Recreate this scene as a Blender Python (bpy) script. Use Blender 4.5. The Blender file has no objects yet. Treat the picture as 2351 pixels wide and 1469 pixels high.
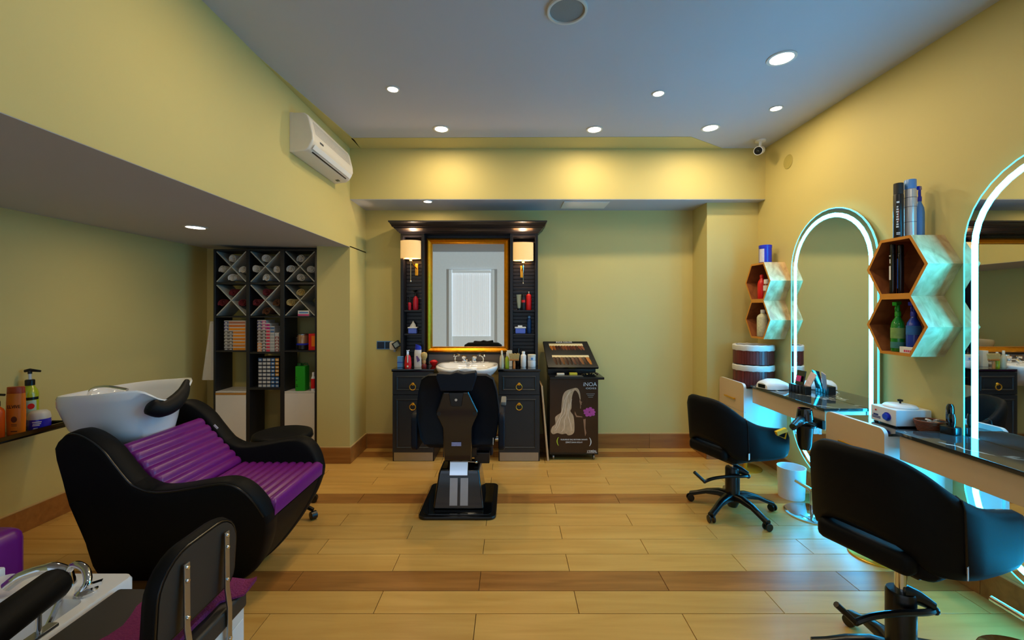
import bpy, bmesh, math, random
from mathutils import Vector, Matrix
random.seed(7)
PI = math.pi
SC = bpy.context.scene
COL = SC.collection

# ---------------------------------------------------------------- camera, exposure, world
CAMZ = 1.42
cd = bpy.data.cameras.new('camera')
cam = bpy.data.objects.new('camera', cd); COL.objects.link(cam)
cam.location = (0, 0, CAMZ); cam.rotation_euler = (PI/2, 0, 0)
cd.sensor_fit = 'HORIZONTAL'; cd.sensor_width = 36.0
cd.lens = 36.0*980/2351
cd.shift_x = 3.5/2351; cd.shift_y = -25.5/2351
cd.clip_start = 0.05
SC.camera = cam
SC.view_settings.view_transform = 'Standard'
SC.view_settings.look = 'None'
SC.view_settings.gamma = 1.0
SC.view_settings.use_curve_mapping = False
SC.view_settings.exposure = -0.15
W = bpy.data.worlds.new('world'); SC.world = W; W.use_nodes = True
W.node_tree.nodes['Background'].inputs[0].default_value = (0.55, 0.7, 1.0, 1)
W.node_tree.nodes['Background'].inputs[1].default_value = 0.3

# light levels
P_DOWN = 8.5        # bright downlights
P_SPOT = 3.0         # small downlights
P_NICHE = 5.0
P_SCONCE = 10.0
E_STRIP = 92.0       # mirror light strips
E_DOOR = 0.9        # curtained glass door behind the camera (daylight)
E_FILL = 0.52     # glow of the blinds added behind the camera as daylight fill
WARM = (1.0, 0.76, 0.43)

# ---------------------------------------------------------------- room sizes
XR, XL, XS = 2.343, -3.10, -1.477
YH, YB, YF = 3.925, 4.36, -2.4
H, ZH = 2.897, 2.43
ZS0, ZS1 = 1.99, 2.037      # soffit height at its open edge / at the side wall

# ---------------------------------------------------------------- helpers
def lin(c):
    out = []
    for v in c[:3]:
        v = v/255.0
        out.append(v/12.92 if v <= 0.04045 else ((v+0.055)/1.055)**2.4)
    return (out[0], out[1], out[2], 1.0)

MATS = {}
def M(name, col=(128,128,128), rough=0.5, metal=0.0, var=0.06, scale=25.0, bump=0.0, bscale=None,
      emis=None, estr=0.0, trans=0.0, coat=0.0, spec=0.5, stretch=None, ior=None):
    """A procedural principled material: colour modulated by noise, optional fine relief."""
    if name in MATS: return MATS[name]
    m = bpy.data.materials.new(name); m.use_nodes = True
    nt = m.node_tree; b = nt.nodes['Principled BSDF']
    c = lin(col)
    b.inputs['Roughness'].default_value = rough
    b.inputs['Metallic'].default_value = metal
    b.inputs['Specular IOR Level'].default_value = spec
    b.inputs['Coat Weight'].default_value = coat
    b.inputs['Coat Roughness'].default_value = 0.08
    b.inputs['Transmission Weight'].default_value = trans
    if ior: b.inputs['IOR'].default_value = ior
    tc = nt.nodes.new('ShaderNodeTexCoord')
    vec = tc.outputs['Object']
    if stretch:
        mp = nt.nodes.new('ShaderNodeMapping'); mp.inputs['Scale'].default_value = stretch
        nt.links.new(vec, mp.inputs['Vector']); vec = mp.outputs['Vector']
    nz = nt.nodes.new('ShaderNodeTexNoise'); nz.inputs['Scale'].default_value = scale
    nz.inputs['Detail'].default_value = 3.0
    nt.links.new(vec, nz.inputs['Vector'])
    mix = nt.nodes.new('ShaderNodeMix'); mix.data_type = 'RGBA'
    mix.inputs['A'].default_value = tuple(max(0, x*(1-var)) for x in c[:3])+(1,)
    mix.inputs['B'].default_value = tuple(min(1, x*(1+var)) for x in c[:3])+(1,)
    nt.links.new(nz.outputs['Fac'], mix.inputs['Factor'])
    nt.links.new(mix.outputs['Result'], b.inputs['Base Color'])
    if bump > 0:
        bp = nt.nodes.new('ShaderNodeBump'); bp.inputs['Strength'].default_value = bump
        bp.inputs['Distance'].default_value = 0.01
        n2 = nt.nodes.new('ShaderNodeTexNoise'); n2.inputs['Scale'].default_value = bscale or scale*4
        nt.links.new(vec, n2.inputs['Vector'])
        nt.links.new(n2.outputs['Fac'], bp.inputs['Height'])
        nt.links.new(bp.outputs['Normal'], b.inputs['Normal'])
    if emis:
        b.inputs['Emission Color'].default_value = lin(emis) if max(emis) > 1.5 else tuple(emis)+(1,)
        b.inputs['Emission Strength'].default_value = estr
    MATS[name] = m
    return m

def wood(name, c1, c2, rough=0.45, axis=1, scale=3.0, knots=False, per_object=0.0, coat=0.0):
    if name in MATS: return MATS[name]
    m = bpy.data.materials.new(name); m.use_nodes = True
    nt = m.node_tree; b = nt.nodes['Principled BSDF']
    b.inputs['Roughness'].default_value = rough
    b.inputs['Coat Weight'].default_value = coat
    tc = nt.nodes.new('ShaderNodeTexCoord')
    mp = nt.nodes.new('ShaderNodeMapping')
    s = [8.0, 8.0, 8.0]; s[axis] = 0.7
    mp.inputs['Scale'].default_value = s
    oi = nt.nodes.new('ShaderNodeObjectInfo')
    add = nt.nodes.new('ShaderNodeVectorMath'); add.operation = 'ADD'
    mul = nt.nodes.new('ShaderNodeVectorMath'); mul.operation = 'SCALE'; mul.inputs['Scale'].default_value = 7.0
    cmb = nt.nodes.new('ShaderNodeCombineXYZ')
    for i in range(3): nt.links.new(oi.outputs['Random'], cmb.inputs[i])
    nt.links.new(cmb.outputs[0], mul.inputs[0])
    nt.links.new(tc.outputs['Object'], add.inputs[0]); nt.links.new(mul.outputs[0], add.inputs[1])
    nt.links.new(add.outputs[0], mp.inputs['Vector'])
    nz = nt.nodes.new('ShaderNodeTexNoise'); nz.inputs['Scale'].default_value = scale
    nz.inputs['Detail'].default_value = 6.0; nz.inputs['Distortion'].default_value = 0.6
    nt.links.new(mp.outputs['Vector'], nz.inputs['Vector'])
    cr = nt.nodes.new('ShaderNodeValToRGB')
    cr.color_ramp.elements[0].position = 0.3; cr.color_ramp.elements[0].color = lin(c1)
    cr.color_ramp.elements[1].position = 0.72; cr.color_ramp.elements[1].color = lin(c2)
    nt.links.new(nz.outputs['Fac'], cr.inputs['Fac'])
    out = cr.outputs['Color']
    if per_object > 0:
        hs = nt.nodes.new('ShaderNodeHueSaturation')
        mr = nt.nodes.new('ShaderNodeMapRange'); mr.inputs['To Min'].default_value = 1-per_object; mr.inputs['To Max'].default_value = 1+per_object
        nt.links.new(oi.outputs['Random'], mr.inputs['Value']); nt.links.new(mr.outputs['Result'], hs.inputs['Value'])
        nt.links.new(out, hs.inputs['Color']); out = hs.outputs['Color']
    nt.links.new(out, b.inputs['Base Color'])
    bp = nt.nodes.new('ShaderNodeBump'); bp.inputs['Strength'].default_value = 0.05
    nt.links.new(nz.outputs['Fac'], bp.inputs['Height']); nt.links.new(bp.outputs['Normal'], b.inputs['Normal'])
    MATS[name] = m
    return m

class G:
    """Collects shapes into one bmesh."""
    def __init__(s): s.bm = bmesh.new(); s.mi = 0
    def m(s, i): s.mi = i; return s
    def face(s, vs):
        try:
            f = s.bm.faces.new(vs); f.material_index = s.mi; return f
        except ValueError: return None
    def v(s, p): return s.bm.verts.new(p)
    def box(s, x0, x1, y0, y1, z0, z1):
        v = [s.v(p) for p in ((x0,y0,z0),(x1,y0,z0),(x1,y1,z0),(x0,y1,z0),(x0,y0,z1),(x1,y0,z1),(x1,y1,z1),(x0,y1,z1))]
        for q in ((3,2,1,0),(4,5,6,7),(0,1,5,4),(1,2,6,5),(2,3,7,6),(3,0,4,7)): s.face([v[i] for i in q])
        return s
    def obox(s, c, ax, ay, az, hx, hy, hz):
        """box centred at c along the unit axes ax, ay, az with half sizes."""
        c = Vector(c); ax, ay, az = Vector(ax), Vector(ay), Vector(az); v = []
        for k in (-1, 1):
            for i, j in ((-1,-1),(1,-1),(1,1),(-1,1)): v.append(s.v(c+ax*hx*i+ay*hy*j+az*hz*k))
        for q in ((3,2,1,0),(4,5,6,7),(0,1,5,4),(1,2,6,5),(2,3,7,6),(3,0,4,7)): s.face([v[i] for i in q])
        return s
    def loft(s, rings, cap=True, closed=False, ring_closed=True):
        vr = [[s.v(p) for p in r] for r in rings]; n = len(vr[0]); N = len(vr)
        for i in range(N if closed else N-1):
            a, b = vr[i], vr[(i+1) % N]
            for j in range(n if ring_closed else n-1):
                k = (j+1) % n; s.face([a[j], a[k], b[k], b[j]])
        if cap and not closed: s.face(vr[0][::-1]); s.face(vr[-1])
        return s
    def lathe(s, prof, c=(0,0,0), n=24, sx=1.0, sy=1.0, cap=True, axis='z'):
        rings = []
        for r, h in prof:
            ring = []
            for i in range(n):
                a = 2*PI*i/n; u, w = r*math.cos(a)*sx, r*math.sin(a)*sy
                p = (u, w, h) if axis == 'z' else ((h, u, w) if axis == 'x' else (w, h, u))
                ring.append((c[0]+p[0], c[1]+p[1], c[2]+p[2]))
            rings.append(ring)
        return s.loft(rings, cap)
    def cyl(s, p0, p1, r0, r1=None, n=16, cap=True):
        return s.tube([p0, p1], [r0, r0 if r1 is None else r1], n, cap)
    def tube(s, path, r, n=8, cap=True, closed=False):
        P = [Vector(p) for p in path]; N = len(P); rings = []; up = None
        for i in range(N):
            a = P[i-1] if (i > 0 or closed) else P[i]; b = P[(i+1) % N] if (i < N-1 or closed) else P[i]
            t = (b-a); t = t.normalized() if t.length > 1e-9 else Vector((0,0,1))
            if up is None: up = Vector((0,0,1)) if abs(t.z) < 0.9 else Vector((1,0,0))
            x = up.cross(t); x = x.normalized() if x.length > 1e-6 else Vector((1,0,0)); y = t.cross(x); up = y
            rr = r[i] if isinstance(r, (list, tuple)) else r
            rings.append([tuple(P[i]+x*rr*math.cos(2*PI*k/n)+y*rr*math.sin(2*PI*k/n)) for k in range(n)])
        return s.loft(rings, cap, closed)
    def prism(s, poly, axis, a, b):
        """polygon (u,w) extruded along axis from a to b; axis x: (y,z), y: (x,z), z: (x,y)."""
        def P(u, w, t): return {'x': (t,u,w), 'y': (u,t,w), 'z': (u,w,t)}[axis]
        va = [s.v(P(u,w,a)) for u, w in poly]; vb = [s.v(P(u,w,b)) for u, w in poly]; n = len(poly)
        s.face(va[::-1]); s.face(vb)
        for i in range(n): j = (i+1) % n; s.face([va[i], va[j], vb[j], vb[i]])
        return s
    def band(s, outer, inner, axis, a, b):
        """closed ring between two outlines of equal length, extruded from a to b."""
        def P(p, t): return {'x': (t,p[0],p[1]), 'y': (p[0],t,p[1]), 'z': (p[0],p[1],t)}[axis]
        n = len(outer); rings = []
        for i in range(n): rings.append([P(outer[i],a), P(outer[i],b), P(inner[i],b), P(inner[i],a)])
        return s.loft(rings, False, True)
    def ball(s, c, rx, ry=None, rz=None, nu=14, nv=8):
        ry = rx if ry is None else ry; rz = rx if rz is None else rz
        pr = [(max(1e-4, math.sin(PI*i/nv)), -math.cos(PI*i/nv)) for i in range(nv+1)]
        rings = [[(c[0]+q*rx*math.cos(2*PI*k/nu), c[1]+q*ry*math.sin(2*PI*k/nu), c[2]+h*rz) for k in range(nu)] for q, h in pr]
        return s.loft(rings)
    def torus(s, c, R, r, axis='y', n=20, k=6, arc=(0, 2*PI)):
        full = abs(arc[1]-arc[0]) > 6.28; pts = []
        for i in range(n if full else n+1):
            a = arc[0]+(arc[1]-arc[0])*i/n; u, w = R*math.cos(a), R*math.sin(a)
            d = {'y': (u,0,w), 'x': (0,u,w), 'z': (u,w,0)}[axis]; pts.append((c[0]+d[0], c[1]+d[1], c[2]+d[2]))
        return s.tube(pts, r, k, True, full)
    def build(s, name, mats, parent=None, bevel=0.0, seg=2, smooth=True, ang=40, loc=None, rot=None, limit=30):
        bm = s.bm
        bmesh.ops.remove_doubles(bm, verts=bm.verts, dist=1e-6)
        bmesh.ops.recalc_face_normals(bm, faces=bm.faces)
        if bevel > 0:
            es = [e for e in bm.edges if len(e.link_faces) == 2 and e.calc_face_angle(0) > math.radians(limit)]
            if es: bmesh.ops.bevel(bm, geom=es, offset=bevel, segments=seg, affect='EDGES', profile=0.5, clamp_overlap=True)
        me = bpy.data.meshes.new(name); bm.to_mesh(me); bm.free()
        for mt in (mats if isinstance(mats, (list, tuple)) else [mats]): me.materials.append(mt)
        if smooth:
            me.shade_smooth(); me.set_sharp_from_angle(angle=math.radians(ang))
        o = bpy.data.objects.new(name, me); COL.objects.link(o)
        if parent: o.parent = parent
        if loc: o.location = loc
        if rot: o.rotation_euler = rot
        if bevel > 0 and smooth:
            wm = o.modifiers.new('weighted', 'WEIGHTED_NORMAL'); wm.keep_sharp = True
        if name.endswith('print'): o['kind'] = 'stuff'
        return o

def tag(o, label, cat, group=None):
    o['label'] = label; o['category'] = cat
    if group: o['group'] = group
    return o
def thing(name, label, cat, loc=(0,0,0), rotz=0.0, group=None):
    o = bpy.data.objects.new(name, None); COL.objects.link(o); o.empty_display_size = 0.1
    o.location = loc; o.rotation_euler = (0, 0, rotz)
    return tag(o, label, cat, group)
def struct(o): o['kind'] = 'structure'; return o
def dup(root, loc, rotz=None, label=None, group=None):
    r = root.copy(); COL.objects.link(r); r.location = loc
    if rotz is not None: r.rotation_euler = (0, 0, rotz)
    if label: r['label'] = label
    if group: r['group'] = group
    for ch in list(root.children):
        c = ch.copy(); COL.objects.link(c); c.parent = r
        for g in list(ch.children):
            d = g.copy(); COL.objects.link(d); d.parent = c
    return r
def text(body, size, mat, parent, loc, rot=(PI/2,0,0), name='lettering', align='CENTER', ext=0.0004, sx=1.0, bold=0.0):
    c = bpy.data.curves.new(name, 'FONT'); c.body = body; c.size = size; c.extrude = ext
    c.align_x = align; c.align_y = 'CENTER'; c.offset = bold; c.resolution_u = 3
    tmp = bpy.data.objects.new(name, c)
    me = bpy.data.meshes.new_from_object(tmp); bpy.data.objects.remove(tmp); bpy.data.curves.remove(c)
    me.materials.clear(); me.materials.append(mat)
    o = bpy.data.objects.new(name, me); COL.objects.link(o); o.parent = parent
    o.location = loc; o.rotation_euler = rot; o.scale = (sx, 1, 1)
    return o
def arc(cx, cy, r, a0, a1, n): return [(cx+r*math.cos(a0+(a1-a0)*i/n), cy+r*math.sin(a0+(a1-a0)*i/n)) for i in range(n+1)]
def rrect(x0, x1, y0, y1, r, n=4):
    return arc(x1-r,y1-r,r,0,PI/2,n)+arc(x0+r,y1-r,r,PI/2,PI,n)+arc(x0+r,y0+r,r,PI,1.5*PI,n)+arc(x1-r,y0+r,r,1.5*PI,2*PI,n)
def capsule(cy, hw, z0, z1, n=20):
    return arc(cy, z1-hw, hw, 0, PI, n)+arc(cy, z0+hw, hw, PI, 2*PI, n)
def smoothpath(pts, n=6):
    P = [Vector(p) for p in pts]; out = []
    for i in range(len(P)-1):
        p0 = P[max(0,i-1)]; p1 = P[i]; p2 = P[i+1]; p3 = P[min(len(P)-1,i+2)]
        for k in range(n):
            t = k/n
            out.append(tuple(0.5*((2*p1)+(p2-p0)*t+(2*p0-5*p1+4*p2-p3)*t*t+(3*p1-p0-3*p2+p3)*t*t*t)))
    out.append(tuple(P[-1])); return out
def light(name, kind, loc, power, color, parent=None, size=0.05, rot=(0,0,0), spread=None):
    l = bpy.data.lights.new(name, kind); l.energy = power; l.color = color
    if kind == 'AREA':
        l.shape = 'DISK'; l.size = size
        if spread: l.spread = spread
    else: l.shadow_soft_size = size
    o = bpy.data.objects.new(name, l); COL.objects.link(o); o.location = loc; o.rotation_euler = rot
    if parent: o.parent = parent
    return o

# ---------------------------------------------------------------- materials
WALL = M('wall_paint', (203,188,120), 0.62, var=0.03, scale=2.0, bump=0.03, bscale=260)
CEIL = M('ceiling_paint', (188,191,200), 0.7, var=0.02, scale=2.0, bump=0.02, bscale=200)
WHITEWALL = M('white_wall_paint', (222,222,224), 0.7, var=0.02, scale=2.0)
PLANK = wood('pale_plank', (198,150,74), (217,172,94), 0.3, axis=0, scale=2.2, per_object=0.05)
PLANKD = wood('brown_plank', (142,92,40), (176,120,58), 0.32, axis=0, scale=3.0, per_object=0.05)
GROUT = M('grout', (105,78,44), 0.8)
SKIRT = wood('skirting_tile', (138,88,38), (168,112,54), 0.35, axis=0, scale=2.5, per_object=0.04)
SKIRTTOP = M('skirting_bead', (196,166,110), 0.5)
BLACK = M('black_leatherette', (16,17,19), 0.55, spec=0.11, bump=0.04, bscale=380, var=0.1)
BLACKPL = M('black_plastic', (9,10,12), 0.28, var=0.1)
BLACKGL = M('black_gloss', (8,9,11), 0.08, coat=0.5)
CHAR = M('charcoal_vinyl', (40,37,33), 0.5, bump=0.03, bscale=300)
PURPLE = M('purple_leatherette', (112,26,122), 0.33, var=0.08, bump=0.02, bscale=300)
CHROME = M('chrome', (225,228,232), 0.08, metal=1.0, var=0.01)
STEEL = M('brushed_steel', (170,172,176), 0.3, metal=1.0)
GOLD = M('polished_brass', (226,172,50), 0.3, metal=0.7)
GOLDF = M('gilt_frame', (214,140,22), 0.32, metal=0.85, var=0.25, scale=40, bump=0.1, bscale=60)
MIRRORW = M('warm_mirror_glass', (236,224,202), 0.015, metal=1.0, var=0.0)
MIRROR = M('mirror_glass', (226,232,230), 0.015, metal=1.0, var=0.0)
CERAMIC = M('white_ceramic', (236,238,242), 0.08, coat=0.6, var=0.01)
CREAM = M('cream_laminate', (206,180,146), 0.42, var=0.02)
CREAMW = M('white_laminate', (226,224,220), 0.35, var=0.02)
CAB = M('charcoal_lacquer', (30,36,42), 0.36, var=0.08)
CABD = M('black_lacquer', (22,22,27), 0.3, var=0.08)
SHELFB = M('shelf_black', (26,27,32), 0.4, var=0.08)
PALE = M('pale_grey_edge', (178,180,172), 0.5)
WOODHEX = wood('oak_veneer', (186,134,84), (240,204,150), 0.45, axis=2, scale=2.4)
WOODIN = wood('hexagon_inner', (124,66,32), (158,92,48), 0.5, axis=1, scale=2.0)
HEXEDGE = M('hexagon_edge', (206,138,48), 0.45)
WHITEP = M('white_plastic', (232,233,235), 0.3, var=0.02)
CREAMP = M('cream_plastic', (226,218,200), 0.4, var=0.03)
WTOWEL = M('white_terry', (222,220,214), 0.95, bump=0.5, bscale=220, var=0.05)
RTOWEL = M('burgundy_terry', (112,34,42), 0.95, bump=0.5, bscale=220, var=0.12)
YTOWEL = M('cream_terry', (206,184,120), 0.95, bump=0.5, bscale=220, var=0.1)
BTOWEL = M('brown_terry', (104,66,40), 0.95, bump=0.5, bscale=220, var=0.12)
PTOWEL = M('purple_terry', (122,34,92), 0.95, bump=0.6, bscale=160, var=0.2)
RED = M('red_plastic', (212,24,26), 0.3)
BLUE = M('blue_plastic', (34,50,190), 0.28)
SKYB = M('light_blue_plastic', (92,148,214), 0.35)
GREEN = M('green_plastic', (30,160,36), 0.35)
ORANGE = M('orange_plastic', (232,122,14), 0.3)
LIME = M('lime_liquid', (178,196,30), 0.15, coat=0.5)
YELLOW = M('yellow_plastic', (230,190,20), 0.35)
PRINTW = M('white_print', (224,224,224), 0.5)
PRINTB = M('dark_print', (60,26,12), 0.5)

def marble():
    m = bpy.data.materials.new('black_marble'); m.use_nodes = True
    nt = m.node_tree; b = nt.nodes['Principled BSDF']
    b.inputs['Roughness'].default_value = 0.06
    tc = nt.nodes.new('ShaderNodeTexCoord')
    n1 = nt.nodes.new('ShaderNodeTexNoise'); n1.inputs['Scale'].default_value = 3.0; n1.inputs['Detail'].default_value = 5.0
    nt.links.new(tc.outputs['Object'], n1.inputs['Vector'])
    mx = nt.nodes.new('ShaderNodeMix'); mx.data_type = 'RGBA'; mx.inputs['Factor'].default_value = 0.35
    nt.links.new(tc.outputs['Object'], mx.inputs['A']); nt.links.new(n1.outputs['Color'], mx.inputs['B'])
    vo = nt.nodes.new('ShaderNodeTexVoronoi'); vo.feature = 'DISTANCE_TO_EDGE'; vo.inputs['Scale'].default_value = 4.2
    nt.links.new(mx.outputs['Result'], vo.inputs['Vector'])
    cr = nt.nodes.new('ShaderNodeValToRGB')
    cr.color_ramp.elements[0].position = 0.0; cr.color_ramp.elements[0].color = (0.8,0.8,0.72,1)
    cr.color_ramp.elements[1].position = 0.035; cr.color_ramp.elements[1].color = (0,0,0,1)
    nt.links.new(vo.outputs['Distance'], cr.inputs['Fac'])
    n2 = nt.nodes.new('ShaderNodeTexNoise'); n2.inputs['Scale'].default_value = 5.0
    nt.links.new(tc.outputs['Object'], n2.inputs['Vector'])
    r2 = nt.nodes.new('ShaderNodeValToRGB'); r2.color_ramp.elements[0].position = 0.42; r2.color_ramp.elements[1].position = 0.62
    nt.links.new(n2.outputs['Fac'], r2.inputs['Fac'])
    mu = nt.nodes.new('ShaderNodeMix'); mu.data_type = 'RGBA'; mu.blend_type = 'MULTIPLY'; mu.inputs['Factor'].default_value = 1.0
    nt.links.new(cr.outputs['Color'], mu.inputs['A']); nt.links.new(r2.outputs['Color'], mu.inputs['B'])
    ad = nt.nodes.new('ShaderNodeMix'); ad.data_type = 'RGBA'; ad.blend_type = 'ADD'; ad.inputs['Factor'].default_value = 1.0
    ad.inputs['A'].default_value = (0.03,0.034,0.034,1)
    nt.links.new(mu.outputs['Result'], ad.inputs['B']); nt.links.new(ad.outputs['Result'], b.inputs['Base Color'])
    return m
MARBLE = marble()

# ---------------------------------------------------------------- the room
fl = struct(G().box(XL-0.1, XR+0.1, YF-0.1, YB+0.1, -0.12, -0.008).build('floor', GROUT, smooth=False))
ROW, LEN = 0.1613, 0.96
pm = {}
for n in range(-7, 13):
    y0 = 2.312+ROW*n; y1 = min(y0+ROW, YB-0.002)
    if y1-y0 < 0.01: continue
    ph = -0.16 if n % 2 else -0.64
    dark = (n % 6) == 5
    k = math.floor((XL-ph)/LEN)
    x = ph+k*LEN
    while x < XR:
        a, b = max(x, XL+0.001), min(x+LEN, XR-0.001)
        if b-a > 0.02:
            key = (round(b-a,3), round(y1-y0,3), dark)
            gap = 0.0016
            if key not in pm:
                o = G().box(gap, b-a-gap, gap, y1-y0-gap, -0.008, 0.0).build('plank', PLANKD if dark else PLANK, fl, bevel=0.0008, seg=1, loc=(a,y0,0))
                pm[key] = o
            else:
                o = pm[key].copy(); COL.objects.link(o); o.location = (a,y0,0)
        x += LEN
y0 = 2.312-7*ROW
# rows behind the camera, seen only in reflections
G().box(XL, XR, YF, y0-0.002, -0.008, 0.0).build('plank', PLANK, fl, smooth=False)

ceil = struct(G().box(XS-0.05, XR+0.1, YF-0.1, YB+0.1, H, H+0.1).build('ceiling', CEIL, smooth=False))
struct(G().box(XL-0.1, XS-0.0505, YF-0.1, 0.98, H, H+0.1).build('ceiling_front', CEIL, smooth=False))
struct(G().box(XL, XS-0.081, 0.9, 0.98, ZS1+0.031, H).build('wall_beam_end', WALL, smooth=False))
# wall-coloured border painted round the ceiling edge
bd = G(); bd.prism([(XS+0.001,2.50),(XS+0.115,3.72),(XS+0.10,YH-0.001),(XS+0.001,YH-0.001)], 'z', H-0.004, H+0.01)
struct(bd.build('trim_1', WALL, smooth=False))
bd = G(); bd.prism([(XS+0.10,3.685),(1.55,3.66),(1.95,YH-0.001),(XS+0.10,YH-0.001)], 'z', H-0.004, H+0.01)
struct(bd.build('trim_2', WALL, smooth=False))
struct(G().box(XR, XR+0.1, YF-0.1, YB+0.1, -0.05, H).build('wall_right', WALL, smooth=False))
struct(G().box(XL-0.1, XL, YF-0.1, YB+0.1, -0.05, H).build('wall_left', WALL, smooth=False))
struct(G().box(XL, XR, YB, YB+0.1, -0.05, H).build('wall_back', WALL, smooth=False))
struct(G().box(XS, XR, YH, YB, ZH, H).build('wall_header', WALL, smooth=False))
struct(G().box(-1.78, XS, YH, YB, 0, ZS0+0.01).build('wall_pier_left', WALL, smooth=False))
struct(G().box(1.86, XR, 4.04, YB, 0, ZH).build('wall_pier_right', WALL, smooth=False))
g = G(); g.prism([(XS-0.0,ZS0),(XS,H),(XS-0.08,H),(XS-0.08,ZS0+0.002)], 'y', 0.9, YB)
struct(g.build('wall_beam', WALL, smooth=False))
g = G(); g.prism([(XS-0.001,ZS0-0.002),(XS-0.001,ZS0+0.03),(XL,ZS1+0.03),(XL,ZS1)], 'y', 0.9, YB)
struct(g.build('ceiling_alcove', CEIL, smooth=False))
struct(G().box(XL-0.1, XR+0.1, YF-0.1, YF, -0.05, H).build('wall_front', WHITEWALL, smooth=False))
# shop front behind the camera: glowing blinds added as soft daylight fill
wn = struct(G().box(XL+0.05, -1.66, YF+0.0005, YF+0.02, 0.02, H-0.01).box(-0.34, XR-0.05, YF+0.0005, YF+0.02, 0.02, H-0.01).box(-1.66, -0.34, YF+0.0005, YF+0.02, 2.45, H-0.01).build('fill_blinds_1', M('daylight_fill_blind', (215,220,226), 0.9, emis=(0.57,0.76,1.0), estr=E_FILL), smooth=False))
# curtained glass door in the wall behind the camera (seen in the gilt mirror)
dr = thing('door_1', 'white framed glass door with backlit curtain', 'door', (-1.0, YF, 0)); del dr['category']; del dr['label']; struct(dr)
g = G()
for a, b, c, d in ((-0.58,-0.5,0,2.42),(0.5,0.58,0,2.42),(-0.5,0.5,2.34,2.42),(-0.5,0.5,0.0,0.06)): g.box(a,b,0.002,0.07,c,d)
DOORGLOW = M('door_frame_glow', (215,220,226), 0.9, emis=(0.57,0.76,1.0), estr=E_FILL*1.15)  # glow added so the door frame and lower panel look pale in the mirror
g.build('glowing_frame', DOORGLOW, dr, bevel=0.006)
G().box(-0.5,0.5,0.012,0.05,0.061,0.72).build('lower_panel', DOORGLOW, dr, bevel=0.004)
g = G(); N = 60
g.loft([[(-0.5+i/N, 0.03+0.008*math.sin(i*1.9)+0.004*math.sin(i*0.7), z) for i in range(N+1)] for z in (0.722, 1.5, 2.34)], cap=False, ring_closed=False)
CURT = M('backlit_curtain', (225,230,240), 0.9, emis=(0.60,0.76,1.0), estr=E_DOOR)
g.build('curtain', CURT, dr)

def skirting(name, runs):
    """runs of tile along x or y: (axis, a, b, at, side) ; tiles as parts."""
    root = None
    for ax, a, b, at, sd in runs:
        x = a; t = 0.012
        while x < b-0.01:
            e = min(x+0.96, b); g1 = G(); g2 = G()
            lo, hi = (at, at+t) if sd > 0 else (at-t, at)
            if ax == 'x':
                g1.box(x+0.001, e-0.001, lo, hi, 0.001, 0.145); g2.box(x+0.001, e-0.001, lo, hi, 0.145, 0.156)
            else:
                g1.box(lo, hi, x+0.001, e-0.001, 0.001, 0.145); g2.box(lo, hi, x+0.001, e-0.001, 0.145, 0.156)
            if root is None:
                root = struct(g1.build(name, SKIRT, bevel=0.001, seg=1))
            else: g1.build('tile', SKIRT, root, bevel=0.001, seg=1)
            g2.build('bead', SKIRTTOP, root, bevel=0.002, seg=1)
            x = e
skirting('baseboard_back', [('x', XS+0.013, 1.846, YB, -1)])
skirting('baseboard_pier_left', [('x', -1.79, XS+0.012, YH, -1), ('y', YH+0.001, YB-0.013, XS, 1)])
skirting('baseboard_pier_right', [('x', 1.848, XR-0.013, 4.04, -1), ('y', 4.041, YB-0.013, 1.86, -1)])
skirting('baseboard_left', [('y', 0.55, YB-0.013, XL, 1)])
skirting('baseboard_right', [('y', 0.2, 4.02, XR, -1)])
struct(G().box(XS+0.0005, XR-0.0005, YH+0.002, YB-0.0005, ZH-0.005, ZH-0.0002).build('ceiling_niche', CEIL, smooth=False))
# access panel in the niche ceiling
ap = G(); ap.box(0.5, 0.93, 3.99, 4.25, ZH-0.012, ZH-0.0052)
tag(ap.build('access_panel', WHITEP, bevel=0.002), 'white access hatch flush in the lowered ceiling above the poster stand', 'hatch')

# ---------------------------------------------------------------- lamps
RING = M('downlight_trim', (214,214,210), 0.35)
def downlight(label, x, y, r, power, z=H, col=WARM, tilt=0.0, es=30.0, light_on=True):
    t = thing('downlight', label, 'light', (x, y, z), 0, 'recessed ceiling downlights')
    t.rotation_euler = (0, tilt, 0)
    o = [(1.28*r*math.cos(2*PI*i/24), 1.28*r*math.sin(2*PI*i/24)) for i in range(24)]
    n = [(r*math.cos(2*PI*i/24), r*math.sin(2*PI*i/24)) for i in range(24)]
    G().band(o, n, 'z', -0.006, 0.004).build('trim_ring', RING, t, bevel=0.001, seg=1)
    em = M('downlight_lens_%d' % int(es), (255,250,240), 0.4, emis=(1.0,0.93,0.78), estr=es)
    G().lathe([(r*0.98,-0.002),(r*0.98,0.003)], n=24).build('lens', em, t)
    if light_on: light('lamp', 'AREA', (0,0,-0.009), power, col, t, size=r*1.6)
    return t
downlight('largest bright downlight, in the bluish ceiling above the arched mirrors', 1.597, 2.513, 0.062, P_DOWN*0.6)
downlight('bright downlight at the ceiling edge over the gilt mirror', -0.567, 3.50, 0.052, P_DOWN)
downlight('bright downlight at the ceiling edge over the bare niche wall', 0.69, 3.51, 0.052, P_DOWN)
downlight('bright downlight by the ceiling edge just before the security camera', 1.631, 3.48, 0.056, P_DOWN)
downlight('small spotlight in the ceiling nearest the air conditioner', -0.79, 2.866, 0.034, P_SPOT)
downlight('small spotlight in mid-ceiling between the round grille and the header', 1.014, 2.924, 0.034, P_SPOT)
downlight('small spotlight close to the yellow side wall, above the far arched mirror', 1.954, 3.14, 0.036, P_SPOT)
downlight('downlight under the lowered ceiling above the black cornice', -0.773, 3.987, 0.036, P_NICHE, ZH-0.0052, (1.0,0.72,0.38))
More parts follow.
